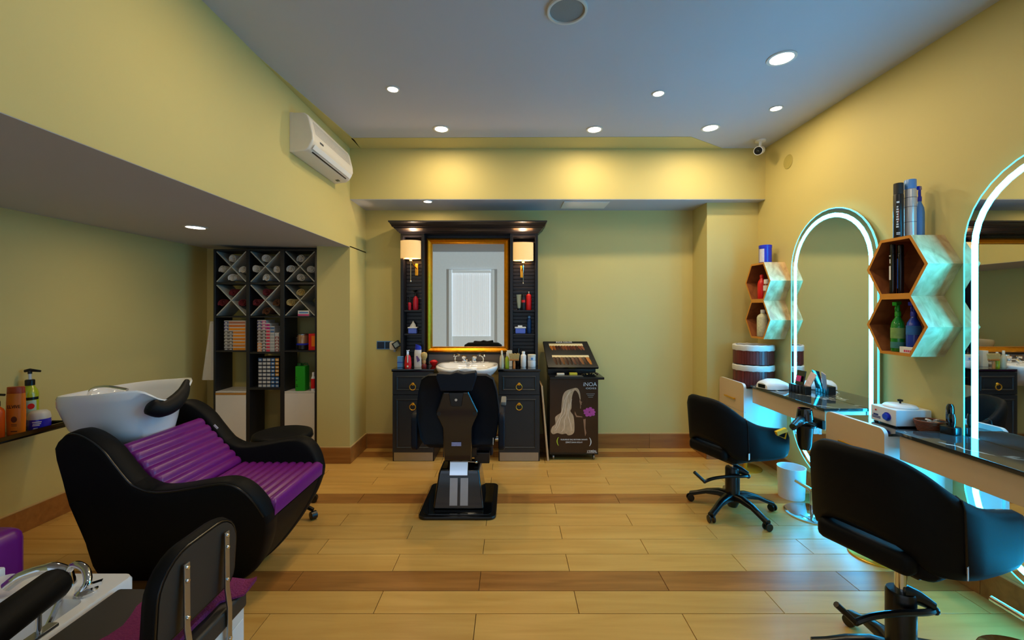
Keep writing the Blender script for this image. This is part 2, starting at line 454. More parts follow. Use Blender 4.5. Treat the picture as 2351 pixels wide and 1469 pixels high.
zs = ZS0+(ZS1-ZS0)*(2.28+XS)/(XL-XS)*-1
zs = ZS0+(ZS1-ZS0)*((-2.28)-XS)/(XL-XS)
downlight('downlight under the low alcove ceiling above the wash basin chair', -2.28, 3.09, 0.06, 4.0, zs-0.001, (1.0,0.72,0.40), tilt=math.atan((ZS1-ZS0)/(XS-XL))*1.0)
for i, (x, y) in enumerate(((-0.75, 1.75), (1.5, 1.1), (-0.6, 0.2), (1.2, -0.4))):
    downlight(('ceiling downlight above the pedicure corner, outside the view', 'ceiling downlight above the near arched mirror, outside the view',
               'ceiling downlight over the camera position', 'ceiling downlight behind the camera position')[i], x, y, 0.055, P_DOWN*(0.8,0.3,0.15,0.15)[i])
# round ceiling grille
t = thing('ceiling_speaker', 'round white ceiling speaker grille with a raised rim', 'speaker', (0.28, 2.107, H))
o = [(0.1*math.cos(2*PI*i/40), 0.1*math.sin(2*PI*i/40)) for i in range(40)]
n = [(0.086*math.cos(2*PI*i/40), 0.086*math.sin(2*PI*i/40)) for i in range(40)]
G().band(o, n, 'z', -0.012, 0.003).build('rim', RING, t, bevel=0.003)
g = G().lathe([(0.086,-0.004),(0.086,0.002)], n=40)
g.build('grille', M('speaker_mesh', (150,152,150), 0.7, var=0.5, scale=500, bump=0.6, bscale=500), t)

# ---------------------------------------------------------------- arched light mirrors on the side wall
STRIP = M('light_strip', (220,250,255), 0.4, emis=(0.0109,0.38,0.76), estr=E_STRIP)
RIMLED = M('edge_light', (150,240,250), 0.4, emis=(0.02,0.55,0.90), estr=3.6)
MIRBACK = M('mirror_back_panel', (150,140,90), 0.5)
def arched_mirror(label, cy):
    t = thing('arched_mirror', label, 'mirror', (XR, cy, 0), 0, 'arched mirrors with light strips')
    zb, zt, hw = 0.155, 2.143, 0.414
    o = capsule(0, hw, zb, zt); i1 = capsule(0, hw-0.006, zb+0.006, zt-0.006)
    G().prism(capsule(0, hw-0.02, zb+0.02, zt-0.02), 'x', -0.028, -0.0005).build('back_panel', MIRBACK, t)
    G().prism(i1, 'x', -0.045, -0.028).build('glass', MIRROR, t)
    G().band(o, i1, 'x', -0.0455, -0.038).build('lit_edge', RIMLED, t)
    G().band(capsule(0,hw-0.038,zb+0.038,zt-0.038), capsule(0,hw-0.067,zb+0.067,zt-0.067), 'x', -0.0465, -0.0449).build('light_strip', STRIP, t)
    return t
arched_mirror('far arched wall mirror with white light strip, between the two hexagon shelves', 3.081)
arched_mirror('near arched wall mirror with white light strip, cut by the picture edge', 1.751)

# ---------------------------------------------------------------- styling tables
def styling_table(label, y0, y1):
    t = thing('styling_table', label, 'table', (XR, y0, 0), 0, 'wall styling tables')
    L = y1-y0; xf = 2.016-XR; xb = -0.0475
    G().box(xf, xb, 0, L, 0.76, 0.78).build('top', MARBLE, t, bevel=0.002)
    G().box(xf+0.012, xf+0.03, 0.012, L-0.012, 0.635, 0.7595).build('apron', CREAM, t, bevel=0.002)
    for y in (0.012, L-0.03):
        G().box(xf+0.0305, xb-0.002, y, y+0.018, 0.635, 0.7595).build('end_panel', CREAMW, t, bevel=0.002)
    G().box(xf+0.031, xb-0.002, 0.031, L-0.031, 0.735, 0.7595).build('subtop', CREAMW, t)
    return t
styling_table('black marble styling table under the far arched mirror', 2.742, 3.59)
styling_table('black marble styling table under the near arched mirror', 1.387, 2.237)

# ---------------------------------------------------------------- drawer cabinets
def drawer_cabinet(label, y0, y1):
    t = thing('drawer_cabinet', label, 'cabinet', (XR, (y0+y1)/2, 0), 0, 'wall drawer cabinets')
    hw = (y1-y0)/2; xf = 1.99-XR
    G().box(xf+0.0005, -0.001, -hw+0.012, hw-0.012, 0.36, 0.745).build('body', CREAMW, t, bevel=0.002)
    G().box(xf+0.0005, -0.001, -hw+0.006, hw-0.006, 0.7455, 0.7600).build('glass_top', BLACKGL, t, bevel=0.002)
    def panel(z0, z1, rtop, nm='drawer_front'):
        if rtop > 0: p = arc(hw-rtop, z1-rtop, rtop, 0, PI/2, 6)+arc(-hw+rtop, z1-rtop, rtop, PI/2, PI, 6)+[(-hw,z0),(hw,z0)]
        else: p = [(hw,z1),(-hw,z1),(-hw,z0),(hw,z0)]
        o = G().prism(p, 'x', xf-0.022, xf).build(nm, [CREAM, CREAMW], t, bevel=0.0015)
        for f in o.data.polygons: f.material_index = 0 if f.normal.x < -0.9 else 1
        zc = (z0+z1)/2 - (0.03 if rtop > 0 else 0)
        G().box(xf-0.043, xf-0.033, -0.085, 0.085, zc-0.006, zc+0.006).box(xf-0.034, xf-0.0222, -0.075, -0.063, zc-0.005, zc+0.005).box(xf-0.034, xf-0.0222, 0.063, 0.075, zc-0.005, zc+0.005).build('handle', GOLD, o, bevel=0.001, seg=1)
    panel(0.546, 0.787, 0.035); panel(0.36, 0.543, 0)
    px, py = 2.10-XR, 0.0
    G().cyl((px,py,0.011),(px,py,0.36),0.019,n=20).build('pole', GOLD, t)
    G().lathe([(0.13,0.0),(0.13,0.007),(0.125,0.0105),(0.02,0.0108)], (px,py,0), n=40).build('base_disc', GOLD, t)
    return t
drawer_cabinet('cream drawer cabinet with brass handle, beneath the stacked slatted baskets', 3.602, 4.022)
drawer_cabinet('cream drawer cabinet with brass handle, carrying the white wax heater', 2.247, 2.664)

# ---------------------------------------------------------------- foot rests
def foot_rest(label, y):
    t = thing('foot_rest', label, 'footrest', (2.085, y, 0), 0, 'chrome foot rests')
    G().lathe([(0.165,0.0),(0.165,0.006),(0.16,0.009),(0.01,0.0092)], n=44).build('base_disc', CHROME, t)
    G().cyl((0,0,0.009),(0,0,0.165),0.011,n=14).build('post', CHROME, t)
    G().cyl((0,-0.16,0.165),(0,0.16,0.165),0.0125,n=14).build('bar', CHROME, t)
    return t
foot_rest('chrome foot rest on a mirror-bright disc, beside the white waste bin', 2.955)
foot_rest('chrome foot rest below the near styling table', 1.69)

# ---------------------------------------------------------------- salon chairs
def rbox(w, h, n=3): return w
def styling_chair(label, loc, rotz, lift, base_rot, up=0.0):
    t = thing('styling_chair', label, 'chair', loc, rotz, 'black styling chairs')
    # plan path of the wrap-around shell (x forward, y side)
    hw = 0.226
    half = [(0.24,-hw),(0.11,-hw),(0.0,-hw),(-0.065,-hw+0.002),(-0.125,-hw+0.016),(-0.175,-hw+0.052),(-0.208,-hw+0.104),(-0.222,-0.062),(-0.226,0.0)]
    plan = half+[(x,-y) for x, y in half[-2::-1]]
    tops = [0.615,0.632,0.655,0.682,0.722,0.778,0.815,0.826,0.826]; tops = tops+tops[-2::-1]
    bots = [0.425,0.42,0.425,0.43,0.435,0.445,0.50,0.525,0.53]; bots = bots+bots[-2::-1]
    P = smoothpath([(x,y,0) for x,y in plan], 4); T = [p[0] for p in smoothpath([(z,0,0) for z in tops],4)]; B = [p[0] for p in smoothpath([(z,0,0) for z in bots],4)]
    rings = []; N = len(P); th = 0.052
    for i in range(N):
        a, b = Vector(P[max(0,i-1)]), Vector(P[min(N-1,i+1)]); d = (b-a).normalized(); nrm = Vector((d.y,-d.x,0))  # outward
        if nrm.dot(Vector((P[i][0]-0.0,P[i][1],0))) < 0: nrm = -nrm
        back = max(0.0, -P[i][0]/0.226)
        z0, z1 = B[i]+lift, T[i]+lift; ring = []
        e = 1.0
        if i in (0, N-1): e = 0.55
        elif i in (1, N-2): e = 0.9
        hh = z1-z0
        for u, w in ((0.5,0.14),(0.5,0.5),(0.5,0.86),(0.32,0.97),(0.0,1.0),(-0.32,0.97),(-0.5,0.86),(-0.5,0.5),(-0.5,0.14),(-0.32,0.03),(0.0,0.0),(0.32,0.03)):
            zz = z0+hh*(0.5+(w-0.5)*e)
            lean = -0.045*back*((zz-lift-0.40)/0.4)      # back leans outwards to the top
            q = Vector(P[i])+nrm*(th*u*e)+Vector((lean,0,0))
            ring.append((q.x,q.y,zz))
        rings.append(ring)
    sh = G().loft(rings).build('backrest_shell', BLACK, t, ang=60)
    # seam piping on the back, where the back panel meets the arms
    for s in (-1, 1):
        k0 = 15 if s < 0 else N-1-15
        ring = rings[k0]; pts = [Vector(ring[j]) for j in (0,1,2,3,4,5,6)]
        G().tube([tuple(p+Vector((-0.001,s*0.001,0))) for p in pts], 0.0035, 6).build('seam', BLACKPL, sh)
    G().prism(rrect(-0.19,0.24,-0.188,0.188,0.05), 'z', 0.405+lift, 0.51+lift).build('seat', BLACK, t, bevel=0.028, seg=3)
    G().prism(rrect(-0.252,-0.182,-0.155,0.155,0.03), 'z', 0.425+lift, 0.50+lift).build('lumbar_bolster', BLACK, t, bevel=0.024, seg=3)
    G().box(-0.13,0.13,-0.12,0.12,0.378+lift,0.4045+lift).build('seat_plate', BLACKPL, t, bevel=0.004)
    G().cyl((0,0,0.30+up),(0,0,0.378+lift),0.0195,n=18).build('piston', CHROME, t)
    G().lathe([(0.047,0.075),(0.047,0.30+up),(0.043,0.31+up),(0.022,0.312+up)], n=24).lathe([(0.03,0.035),(0.047,0.0745)], n=24).build('column', BLACKPL, t)
    c, s = math.cos(base_rot), math.sin(base_rot)
    for k in range(5):
        a = base_rot+2*PI*k/5; ca, sa = math.cos(a), math.sin(a)
        def pt(r, z): return (r*ca, r*sa, z)
        path = [pt(0.035,0.105),pt(0.09,0.112),pt(0.17,0.098),pt(0.235,0.07),pt(0.285,0.05)]
        g = G(); rg = []
        for (x,y,z), w, hh in zip(path, (0.03,0.027,0.022,0.02,0.02), (0.03,0.026,0.018,0.016,0.018)):
            rg.append([(x-sa*w*u, y+ca*w*u, z+hh*v) for u, v in ((-1,-0.6),(-1,0.5),(-0.55,1),(0.55,1),(1,0.5),(1,-0.6))])
        leg = g.loft(rg).build('leg', BLACKPL, t, ang=50)
        g = G()
        for q in (-1, 1): g.lathe([(0.012,q*0.010),(0.024,q*0.010),(0.026,q*0.014),(0.024,q*0.020),(0.012,q*0.021)], (0,0,0), 16, axis='y')
        rgm = Matrix.Rotation(a+0.5*k, 4, 'Z'); bmesh.ops.transform(g.bm, matrix=Matrix.Translation((0.28*ca,0.28*sa,0.0262))@rgm, verts=g.bm.verts)
        g.build('caster', BLACKPL, leg)
    # pump lever: arm out of the column, then a grip bent upwards
    la = base_rot
    def wl(x, y, z):      # offset in room directions to chair directions
        c_, s_ = math.cos(rotz), math.sin(rotz); return (x*c_+y*s_, -x*s_+y*c_, z+up)
    lv = smoothpath([wl(0.085,-0.045,0.262), wl(0.03,-0.064,0.268), wl(-0.07,-0.068,0.268), wl(-0.165,-0.066,0.255), wl(-0.225,-0.064,0.232)], 5)
    G().tube(lv, 0.0115, 8).tube([lv[-1], wl(-0.295,-0.062,0.297)], 0.011, 8).ball(lv[-1], 0.0125).ball(lv[0], 0.016).build('pump_lever', BLACKPL, t)
    G().tube([wl(0.0,0.0,0.30), wl(0.05,-0.02,0.292), wl(0.085,-0.045,0.275)], [0.04,0.026,0.016], 10).build('pump_collar', BLACKPL, t)
    k0 = 15; p = Vector(rings[k0][0])
    G().obox((p.x-0.004,p.y-0.0045,0.475+lift),(0.35,-0.94,0),(0.94,0.35,0),(0,0,1),0.0016,0.0085,0.02).build('fabric_tag', PRINTW, t)
    return t
styling_chair('black wrap-back styling chair on a star base at the far styling table', (1.56, 3.0, 0), math.radians(20), 0.0, math.radians(52))
styling_chair('raised black wrap-back styling chair with bare chrome piston, in front of the near table', (1.495, 1.635, 0), math.radians(20), 0.10, math.radians(-8), 0.035)

# ---------------------------------------------------------------- waste bin
t = thing('waste_bin', 'round white waste bin on the floor under the far styling table', 'bin', (2.125, 3.23, 0))
G().lathe([(0.086,0.0),(0.094,0.225),(0.096,0.228),(0.092,0.228),(0.09,0.22),(0.082,0.008),(0.001,0.007)], n=40).build('bucket', WHITEP, t)

# ---------------------------------------------------------------- generic bottles, cans, jars
def vessel(name, label, cat, loc, prof, mat, cap=None, capmat=None, band=None, sx=1, sy=1, rotz=0, group=None, n=22):
    """body by lathe, cap by lathe, band=(z0,z1,r,mat,a0,a1) a wrapped paper label."""
    t = thing(name, label, cat, loc, rotz, group)
    G().lathe(prof, n=n, sx=sx, sy=sy).build('body', mat, t)
    if cap: G().lathe(cap, n=n, sx=sx if cap[0][0] > 0.6*prof[1][0] else 1, sy=sy if cap[0][0] > 0.6*prof[1][0] else 1).build('cap', capmat, t)
    for bnd in (band if isinstance(band, list) else [band] if band else []):
        z0, z1, r, mt, a0, a1 = bnd; g = G(); k = 10; rr = []
        for i in range(k+1):
            a = a0+(a1-a0)*i/k
            rr.append([(q*math.cos(a)*sx, q*math.sin(a)*sy, z) for q, z in ((r+0.0002,z0),(r+0.0008,z0),(r+0.0008,z1),(r+0.0002,z1))])
        g.loft(rr).build('paper_label', mt, t)
    return t
def bottle(label, loc, h, r, mat, capmat, neck=0.35, caph=0.16, shoulder=0.72, band=None, sx=1, sy=1, rotz=0, name='bottle', group=None):
    hb = h*(1-caph); zs = hb*shoulder
    prof = [(r*0.9,0.0),(r,0.006),(r,zs*0.5),(r,zs),(r*0.86,zs+(hb-zs)*0.45),(r*neck*1.1,hb-(hb-zs)*0.12),(r*neck,hb)]
    cap = [(r*neck*1.15,hb+0.0003),(r*neck*1.15,h-0.004),(r*neck*0.95,h)]
    return vessel(name, label, 'bottle', loc, prof, mat, cap, capmat, band, sx, sy, rotz, group)
def can(label, loc, h, r, mat, capmat, caph=0.2, band=None, name='spray_can', cat='can', group=None):
    prof = [(r*0.92,0.0),(r,0.005),(r,h*(1-caph)-0.006),(r*0.95,h*(1-caph))]
    cap = [(r*0.93,h*(1-caph)+0.0003),(r*0.95,h-0.006),(r*0.85,h)]
    return vessel(name, label, cat, loc, prof, mat, cap, capmat, band)
def spray(label, loc, h, r, mat, trig, band=None, rotz=0, sx=1, sy=1):
    t = bottle(label, loc, h*0.8, r, mat, trig, 0.38, 0.12, 0.68, band, sx, sy, rotz, 'spray_bottle')
    z = h*0.8
    g = G().tube(smoothpath([(0,0,z),(0,0,z+h*0.07),(-r*0.2,0,z+h*0.15)],4), r*0.3, 8)
    g.obox((-r*0.35,0,z+h*0.16),(1,0,0.12),(0,1,0),(-0.12,0,1),r*1.0,r*0.3,h*0.035)
    g.tube([(-r*0.7,0,z+h*0.12),(-r*0.95,0,z+h*0.05),(-r*0.75,0,z)], r*0.13, 6)
    g.build('trigger', trig, t, bevel=0.001, seg=1); return t

# ---------------------------------------------------------------- things on the far table and cabinet
SLAT = wood('basket_slats', (74,26,24), (112,44,40), 0.4, axis=2)
LINEN = M('basket_lining', (214,212,204), 0.9, bump=0.2, bscale=200)
def basket(label, z):
    t = thing('slatted_basket', label, 'basket', (2.17, 3.815, z), 0, 'slatted baskets with white lining')
    a, b, hh = 0.162, 0.15, 0.165
    G().lathe([(1,0.002),(1,0.008),(0.001,0.009)], n=36, sx=a-0.008, sy=b-0.008).build('bottom', WOODIN, t)
    N = 44
    base = None
    for i in range(N):
        th = 2*PI*i/N; p = Vector((a*math.cos(th), b*math.sin(th), 0)); d = Vector((-a*math.sin(th), b*math.cos(th), 0)).normalized(); nn = Vector((d.y,-d.x,0))
        G().obox((p.x,p.y,0.066), d, nn, (0,0,1), 0.0105, 0.003, 0.066).build('slat', SLAT, t, smooth=False)
    G().loft([[(q*1.0*math.cos(2*PI*i/40)*(a+o), (b+o)*math.sin(2*PI*i/40), z2+0.002*math.sin(i*2.3)) for i in range(40)] for q, o, z2 in ((1,0.006,0.118),(1,0.009,0.125),(1,0.008,0.160),(1,0.0,0.168),(1,-0.012,0.165),(1,-0.016,0.11),(1,-0.014,0.02))], cap=False).build('lining', LINEN, t)
    return t
basket('brown slatted basket with white cloth rim, bottom of the stack of two', 0.7605)
basket('brown slatted basket with white cloth rim, on top of the stack of two', 0.7605+0.1765)

t = thing('nail_lamp', 'white domed nail lamp on the far black marble table', 'lamp', (2.115, 3.44, 0.7805), 0.25)
g = G(); rr = []
for k, (x, w, hh) in enumerate(((-0.11,0.055,0.045),(-0.09,0.075,0.062),(-0.03,0.09,0.075),(0.04,0.092,0.07),(0.10,0.075,0.045),(0.13,0.045,0.022))):
    rr.append([(x, w*math.cos(PI*i/12), 0.004+hh*math.sin(PI*i/12)**0.8) for i in range(13)])
g.loft(rr); g.build('housing', WHITEP, t)
G().lathe([(0.04,-0.1135),(0.04,-0.11)], (0,0,0.026), 20, sx=0.62, axis='x').build('opening', BLACKPL, t) if False else None
G().obox((-0.1105,0,0.024),(1,0,0),(0,1,0),(0,0,1),0.003,0.034,0.0145).build('opening', BLACKPL, t, bevel=0.004)
t = thing('comb_holder', 'small black holder with a pink-printed sachet and white leaflet on the far table', 'holder', (2.205, 3.255, 0.7805), 0.1)
g = G()
for i in range(5): g.box(-0.03,0.02,-0.09+i*0.034,-0.06+i*0.034,0,0.062)
g.build('tray', BLACKPL, t, bevel=0.003)
G().obox((0.028,0.03,0.085),(0.97,0,-0.2),(0,1,0),(0.2,0,0.97),0.004,0.042,0.082).build('sachet', BLACKGL, t, bevel=0.002)
G().obox((0.0165,0.03,0.105),(0.97,0,-0.2),(0,1,0),(0.2,0,0.97),0.0012,0.022,0.022).build('pink_print', M('pink_print',(210,50,130),0.5), t)
G().obox((0.03,-0.055,0.085),(0.95,-0.1,-0.25),(0,0.95,0.3),(0.25,-0.3,0.93),0.003,0.026,0.08).build('leaflet', M('leaflet_paper',(224,200,200),0.6,var=0.3,scale=40), t)

# hair dryer in its ring holder at the end of the far table
t = thing('hair_dryer', 'black hair dryer hanging nozzle-up at the near end of the far marble table', 'hair dryer', (1.93, 2.80, 0.0))
G().lathe([(0.052,0.688),(0.05,0.70),(0.043,0.755),(0.04,0.768),(0.034,0.768),(0.034,0.74)], n=24).build('nozzle', BLACKGL, t)
G().lathe([(0.03,0.50),(0.041,0.53),(0.046,0.60),(0.05,0.665),(0.052,0.6875)], n=24).build('barrel', BLACKPL, t)
G().tube(smoothpath([(-0.035,-0.02,0.703),(-0.09,-0.07,0.700),(-0.16,-0.125,0.680)],5), [0.024]*6+[0.021]*5, 10).build('grip', BLACKPL, t)
g = G()
for k in range(4):
    g.tube(smoothpath([(-0.165,-0.13,0.665),(-0.11,-0.05-0.03*k,0.685+0.007*k),(-0.06,-0.035*k,0.682+0.008*k),(0.0,-0.062-0.012*k,0.672+0.005*k)],5), 0.0065, 6)
g.build('coiled_cord', BLACKPL, t)
g = G().tube([(-0.215,-0.15,0.658),(-0.275,-0.155,0.635),(-0.225,-0.15,0.615)], 0.0055, 6, closed=True); g.obox((-0.25,-0.15,0.66),(0.9,0,0.35),(0,1,0),(-0.35,0,0.9),0.035,0.012,0.012)
g.build('yellow_hook', YELLOW, t, bevel=0.002, seg=1)['label'] = 'bright yellow tag on the cord end'
t = thing('dryer_holder', 'black ring holder fixed to the apron of the far marble table', 'holder', (1.93, 2.80, 0.0))
G().band([(0.066*math.cos(2*PI*i/24),0.066*math.sin(2*PI*i/24)) for i in range(24)], [(0.055*math.cos(2*PI*i/24),0.055*math.sin(2*PI*i/24)) for i in range(24)], 'z', 0.652, 0.664).build('ring', BLACKPL, t)
G().box(0.062,0.0975,-0.02,0.02,0.645,0.675).box(0.075,0.0975,-0.055,0.055,0.645,0.70).build('bracket', BLACKPL, t, bevel=0.003)

# ---------------------------------------------------------------- things on the near cabinet and table
t = thing('wax_heater', 'white square wax heater with a blue dial on the cabinet top', 'heater', (2.235, 2.448, 0.7605))
G().box(-0.10,0.10,-0.085,0.085,0.006,0.098).build('body', WHITEP, t, bevel=0.008)
for x in (-0.08,0.08):
    for y in (-0.065,0.065): G().lathe([(0.01,0),(0.01,0.0062)], (x,y,0), 10).build('foot', BLACKPL, t)
G().lathe([(0.078,0.0985),(0.078,0.104),(0.07,0.112),(0.03,0.117),(0.001,0.118)], n=32).build('lid', WHITEP, t)
G().lathe([(0.005,0.118),(0.005,0.128),(0.013,0.131),(0.013,0.14),(0.004,0.143)], n=14).build('lid_knob', BLACKPL, t)
o = G().lathe([(0.024,-0.104),(0.024,-0.1005)], (0,-0.03,0.05), 20, axis='x').lathe([(0.017,-0.116),(0.017,-0.104)], (0,-0.03,0.05), 16, axis='x').build('dial', BLUE, t)
G().lathe([(0.005,-0.1035),(0.005,-0.1002)], (0,0.045,0.072), 12, axis='x').build('indicator', RED, t)
DBL = M('navy_print', (30,36,110), 0.5)
G().box(-0.1009,-0.1001,0.015,0.07,0.026,0.031).box(-0.1009,-0.1001,0.015,0.07,0.034,0.0385).box(-0.1009,-0.1001,0.03,0.062,0.041,0.05).build('print', DBL, t)
t = thing('wicker_basket', 'small brown wicker basket of wrapped sweets beside the wax heater', 'basket', (2.262, 2.30, 0.7605))
WICK = M('wicker', (120,62,28), 0.6, var=0.3, scale=60)
g = G()
for k in range(7):
    z = 0.006+k*0.0085; R = 0.053+0.0028*k
    g.tube([(R*math.cos(2*PI*i/28)*(1+0.018*(-1)**(i+k)), R*0.82*math.sin(2*PI*i/28)*(1+0.018*(-1)**(i+k)), z) for i in range(28)], 0.0052, 5, closed=True)
g.build('weave', WICK, t)
G().lathe([(0.052,0.001),(0.055,0.004),(0.001,0.0045)], n=20, sy=0.82).build('bottom', WICK, t)
swm = [M('sweet_wrap_%d' % i, c, 0.3, metal=0.3) for i, c in enumerate(((190,190,196),(60,60,66),(150,140,130),(216,214,210)))]
for i in range(14):
    a, r = i*2.4, 0.012+0.045*((i*0.37) % 1)
    s = thing('wrapped_sweet', 'foil wrapped sweet in the small wicker basket', 'sweet', (2.262+r*math.cos(a), 2.30+0.8*r*math.sin(a), 0.7605+0.034+0.007*(i % 3)), a, 'wrapped sweets in the wicker basket')
    G().loft([[(x, w*math.cos(2*PI*k/8), 0.008+w*0.75*math.sin(2*PI*k/8)) for k in range(8)] for x, w in ((-0.02,0.008),(-0.012,0.003),(-0.009,0.008),(0.009,0.008),(0.012,0.003),(0.02,0.008))]).build('wrapper', swm[i % 4], s)
t = thing('clipper_stand', 'pair of black hair clippers upright in a charging stand on the near marble table', 'clippers', (2.258, 2.19, 0.7805), 0.2)
t.scale = (1.15, 1.6, 1.1)
G().prism(rrect(-0.025,0.025,-0.022,0.022,0.01), 'z', 0, 0.035).build('stand', BLACKPL, t, bevel=0.004)
G().loft([[(-0.012+w*math.cos(2*PI*k/10)*0.8+0.03*z, -0.008+w*math.sin(2*PI*k/10)*0.6, z) for k in range(10)] for z, w in ((0.0355,0.014),(0.055,0.017),(0.08,0.016),(0.095,0.012))]).build('trimmer', BLACKGL, t)
G().loft([[(0.012+w*math.cos(2*PI*k/10)*0.8+0.03*z, 0.008+w*math.sin(2*PI*k/10)*0.6, z) for k in range(10)] for z, w in ((0.0355,0.014),(0.07,0.018),(0.11,0.018),(0.125,0.016),(0.135,0.01))]).build('clipper', BLACKGL, t)

# ---------------------------------------------------------------- hexagon shelves
def hex_pts(cy, cz, a): return [(cy+a*math.cos(PI*k/3), cz+a*math.sin(PI*k/3)) for k in range(6)]
def hexagon_shelf(label, cy, cz):
    t = thing('hexagon_shelf', label, 'shelf', (XR, cy, cz), 0, 'wooden hexagon wall shelves')
    a, b, d = 0.19, 0.19-0.0185, 0.181
    o, i = hex_pts(0,0,a), hex_pts(0,0,b)
    for k in range(6):
        j = (k+1) % 6
        p = [o[k],o[j],i[j],i[k]]
        ob = G().prism(p, 'x', -d, -0.0005).build('side_board', [WOODHEX], t, smooth=False)
        ob.data.materials.append(WOODIN); ob.data.materials.append(HEXEDGE)
        for f in ob.data.polygons:
            if abs(f.normal.x) > 0.9: f.material_index = 2
            else:
                c = f.center; f.material_index = 1 if math.hypot(c.y, c.z) < (a+b)/2*0.866 and abs(f.normal.y*c.y+f.normal.z*c.z) > 0.5*math.hypot(c.y,c.z) else 0
    G().prism(hex_pts(0,0,b-0.0006), 'x', -0.008, -0.0007).build('back_board', WOODIN, t, smooth=False)
    return t
ZU, ZL = 1.655, 1.3258
hexagon_shelf('upper wooden hexagon shelf near the corner, with the blue tin on top', 3.74, ZU)
hexagon_shelf('lower wooden hexagon shelf near the corner, holding the pale floral bottle', 3.74, ZL)
hexagon_shelf('upper wooden hexagon shelf between the arched mirrors, with tall cans on top', 2.40, ZU)
hexagon_shelf('lower wooden hexagon shelf between the arched mirrors, holding spray bottles', 2.40, ZL)
zt = ZU+0.19*0.866+0.0004; zi = ZU-0.1715*0.866+0.0004; zj = ZL-0.1715*0.866+0.0004
LAB = M('pale_label', (206,204,214), 0.5, var=0.2, scale=60)
vessel('tin', 'royal blue tin with a pale label on top of the corner hexagon shelf', 'tin', (2.245,3.76,zt), [(0.05,0),(0.05,0.135)], BLUE, [(0.052,0.1353),(0.052,0.158),(0.048,0.16)], BLUE, (0.01,0.125,0.05,LAB,PI*0.98,PI*1.28))
bottle('red bottle at the back of the upper corner hexagon shelf', (2.22,3.77,zi), 0.215, 0.034, RED, RED, 0.4, 0.14, 0.7)
vessel('spray_can', 'white-capped dark can with orange flames in the upper corner hexagon shelf', 'can', (2.215,3.69,zi), [(0.026,0),(0.026,0.125),(0.022,0.13)], M('flame_print',(120,50,24),0.35,var=0.9,scale=70), [(0.022,0.1303),(0.022,0.165),(0.019,0.168)], WHITEP, (0.07,0.115,0.026,PRINTW,PI*0.8,PI*1.4))
FLOR = M('floral_print', (206,206,176), 0.4, var=0.35, scale=70)
bottle('pale floral bottle in the lower corner hexagon shelf', (2.215,3.745,zj), 0.235, 0.047, FLOR, WHITEP, 0.36, 0.12, 0.80)
bottle('small brown bottle behind the pale floral bottle', (2.285,3.688,zj+0.0), 0.17, 0.024, M('brown_glass',(90,50,24),0.2), BLACKPL)
# between the mirrors
def tall_can(label, loc, h, r, mat, capmat, caph, bands, prints=0, pm_=PRINTW):
    t = can(label, loc, h, r, mat, capmat, caph, bands)
    return t
t = thing('hairspray_can', 'tall black hairspray can with vertical white lettering on the hexagon shelf', 'can', (2.195,2.415,zt))
G().lathe([(0.022,0),(0.023,0.004),(0.023,0.242),(0.021,0.248)], n=24).build('body', M('satin_black',(22,22,24),0.32), t)
G().lathe([(0.022,0.2484),(0.022,0.308),(0.019,0.31)], n=24).build('cap', M('matt_black',(36,36,36),0.5), t)
g = G()
for k in range(9):
    z = 0.062+k*0.014; c, s = math.cos(math.radians(218)), math.sin(math.radians(218))
    g.obox((0.0232*c,0.0232*s,z),(c,s,0),(-s,c,0),(0,0,1),0.0006,0.0055-0.001*(k % 3),0.0042)
for z in (0.02,0.028): g.obox((0.0232*math.cos(3.95),0.0232*math.sin(3.95),z),(math.cos(3.95),math.sin(3.95),0),(-math.sin(3.95),math.cos(3.95),0),(0,0,1),0.0006,0.008,0.0022)
g.obox((0.0232*math.cos(3.9),0.0232*math.sin(3.9),0.2),(math.cos(3.9),math.sin(3.9),0),(-math.sin(3.9),math.cos(3.9),0),(0,0,1),0.0006,0.006,0.005)
g.build('print', PRINTW, t, smooth=False)
c, s = math.cos(3.98), math.sin(3.98)
G().obox((0.0232*c,0.0232*s,0.125),(c,s,0),(-s,c,0),(0,0,1),0.0005,0.0025,0.035).build('red_print', M('rust_print',(160,70,40),0.4), t, smooth=False)
t = thing('spray_can', 'tall silver spray can with a pale blue cap beside the black one', 'can', (2.248,2.40,zt))
SILV = M('silver_can', (214,206,202), 0.3, metal=0.4)
G().lathe([(0.026,0),(0.027,0.004),(0.027,0.266),(0.025,0.272)], n=24).build('body', SILV, t)
G().lathe([(0.0265,0.2724),(0.0265,0.322),(0.024,0.325)], n=24).build('cap', SKYB, t)
for z in (0.085,0.17,0.222): G().lathe([(0.0272,z),(0.0275,z),(0.0275,z+0.0025),(0.0272,z+0.0025)], n=24, cap=False).build('ring_print', M('grey_print',(90,86,86),0.5), t)
spray('blue spray bottle on top of the hexagon shelf, behind the silver can', (2.302,2.402,zt), 0.29, 0.022, SKYB, BLUE, rotz=0.6)
t = can('slim black can with a white stripe inside the upper hexagon shelf', (2.205,2.463,zi), 0.285, 0.0145, BLACKGL, BLACKPL, 0.18)
G().box(-0.0157,-0.0141,-0.0055,0.0055,0.08,0.16).build('stripe', PRINTW, t, bevel=0.0004, seg=1)
G().box(-0.0155,-0.0143,-0.003,0.003,0.175,0.20).box(-0.0155,-0.0143,-0.005,0.005,0.215,0.222).build('print', PRINTW, t)
t = can('slim dark blue can beside the striped black can in the upper hexagon', (2.232,2.443,zi), 0.28, 0.0165, M('navy_gloss',(14,18,34),0.15), BLACKPL, 0.18)
G().box(-0.0173,-0.0161,-0.003,0.003,0.03,0.2).build('stripe', M('blue_print',(40,90,190),0.4), t)
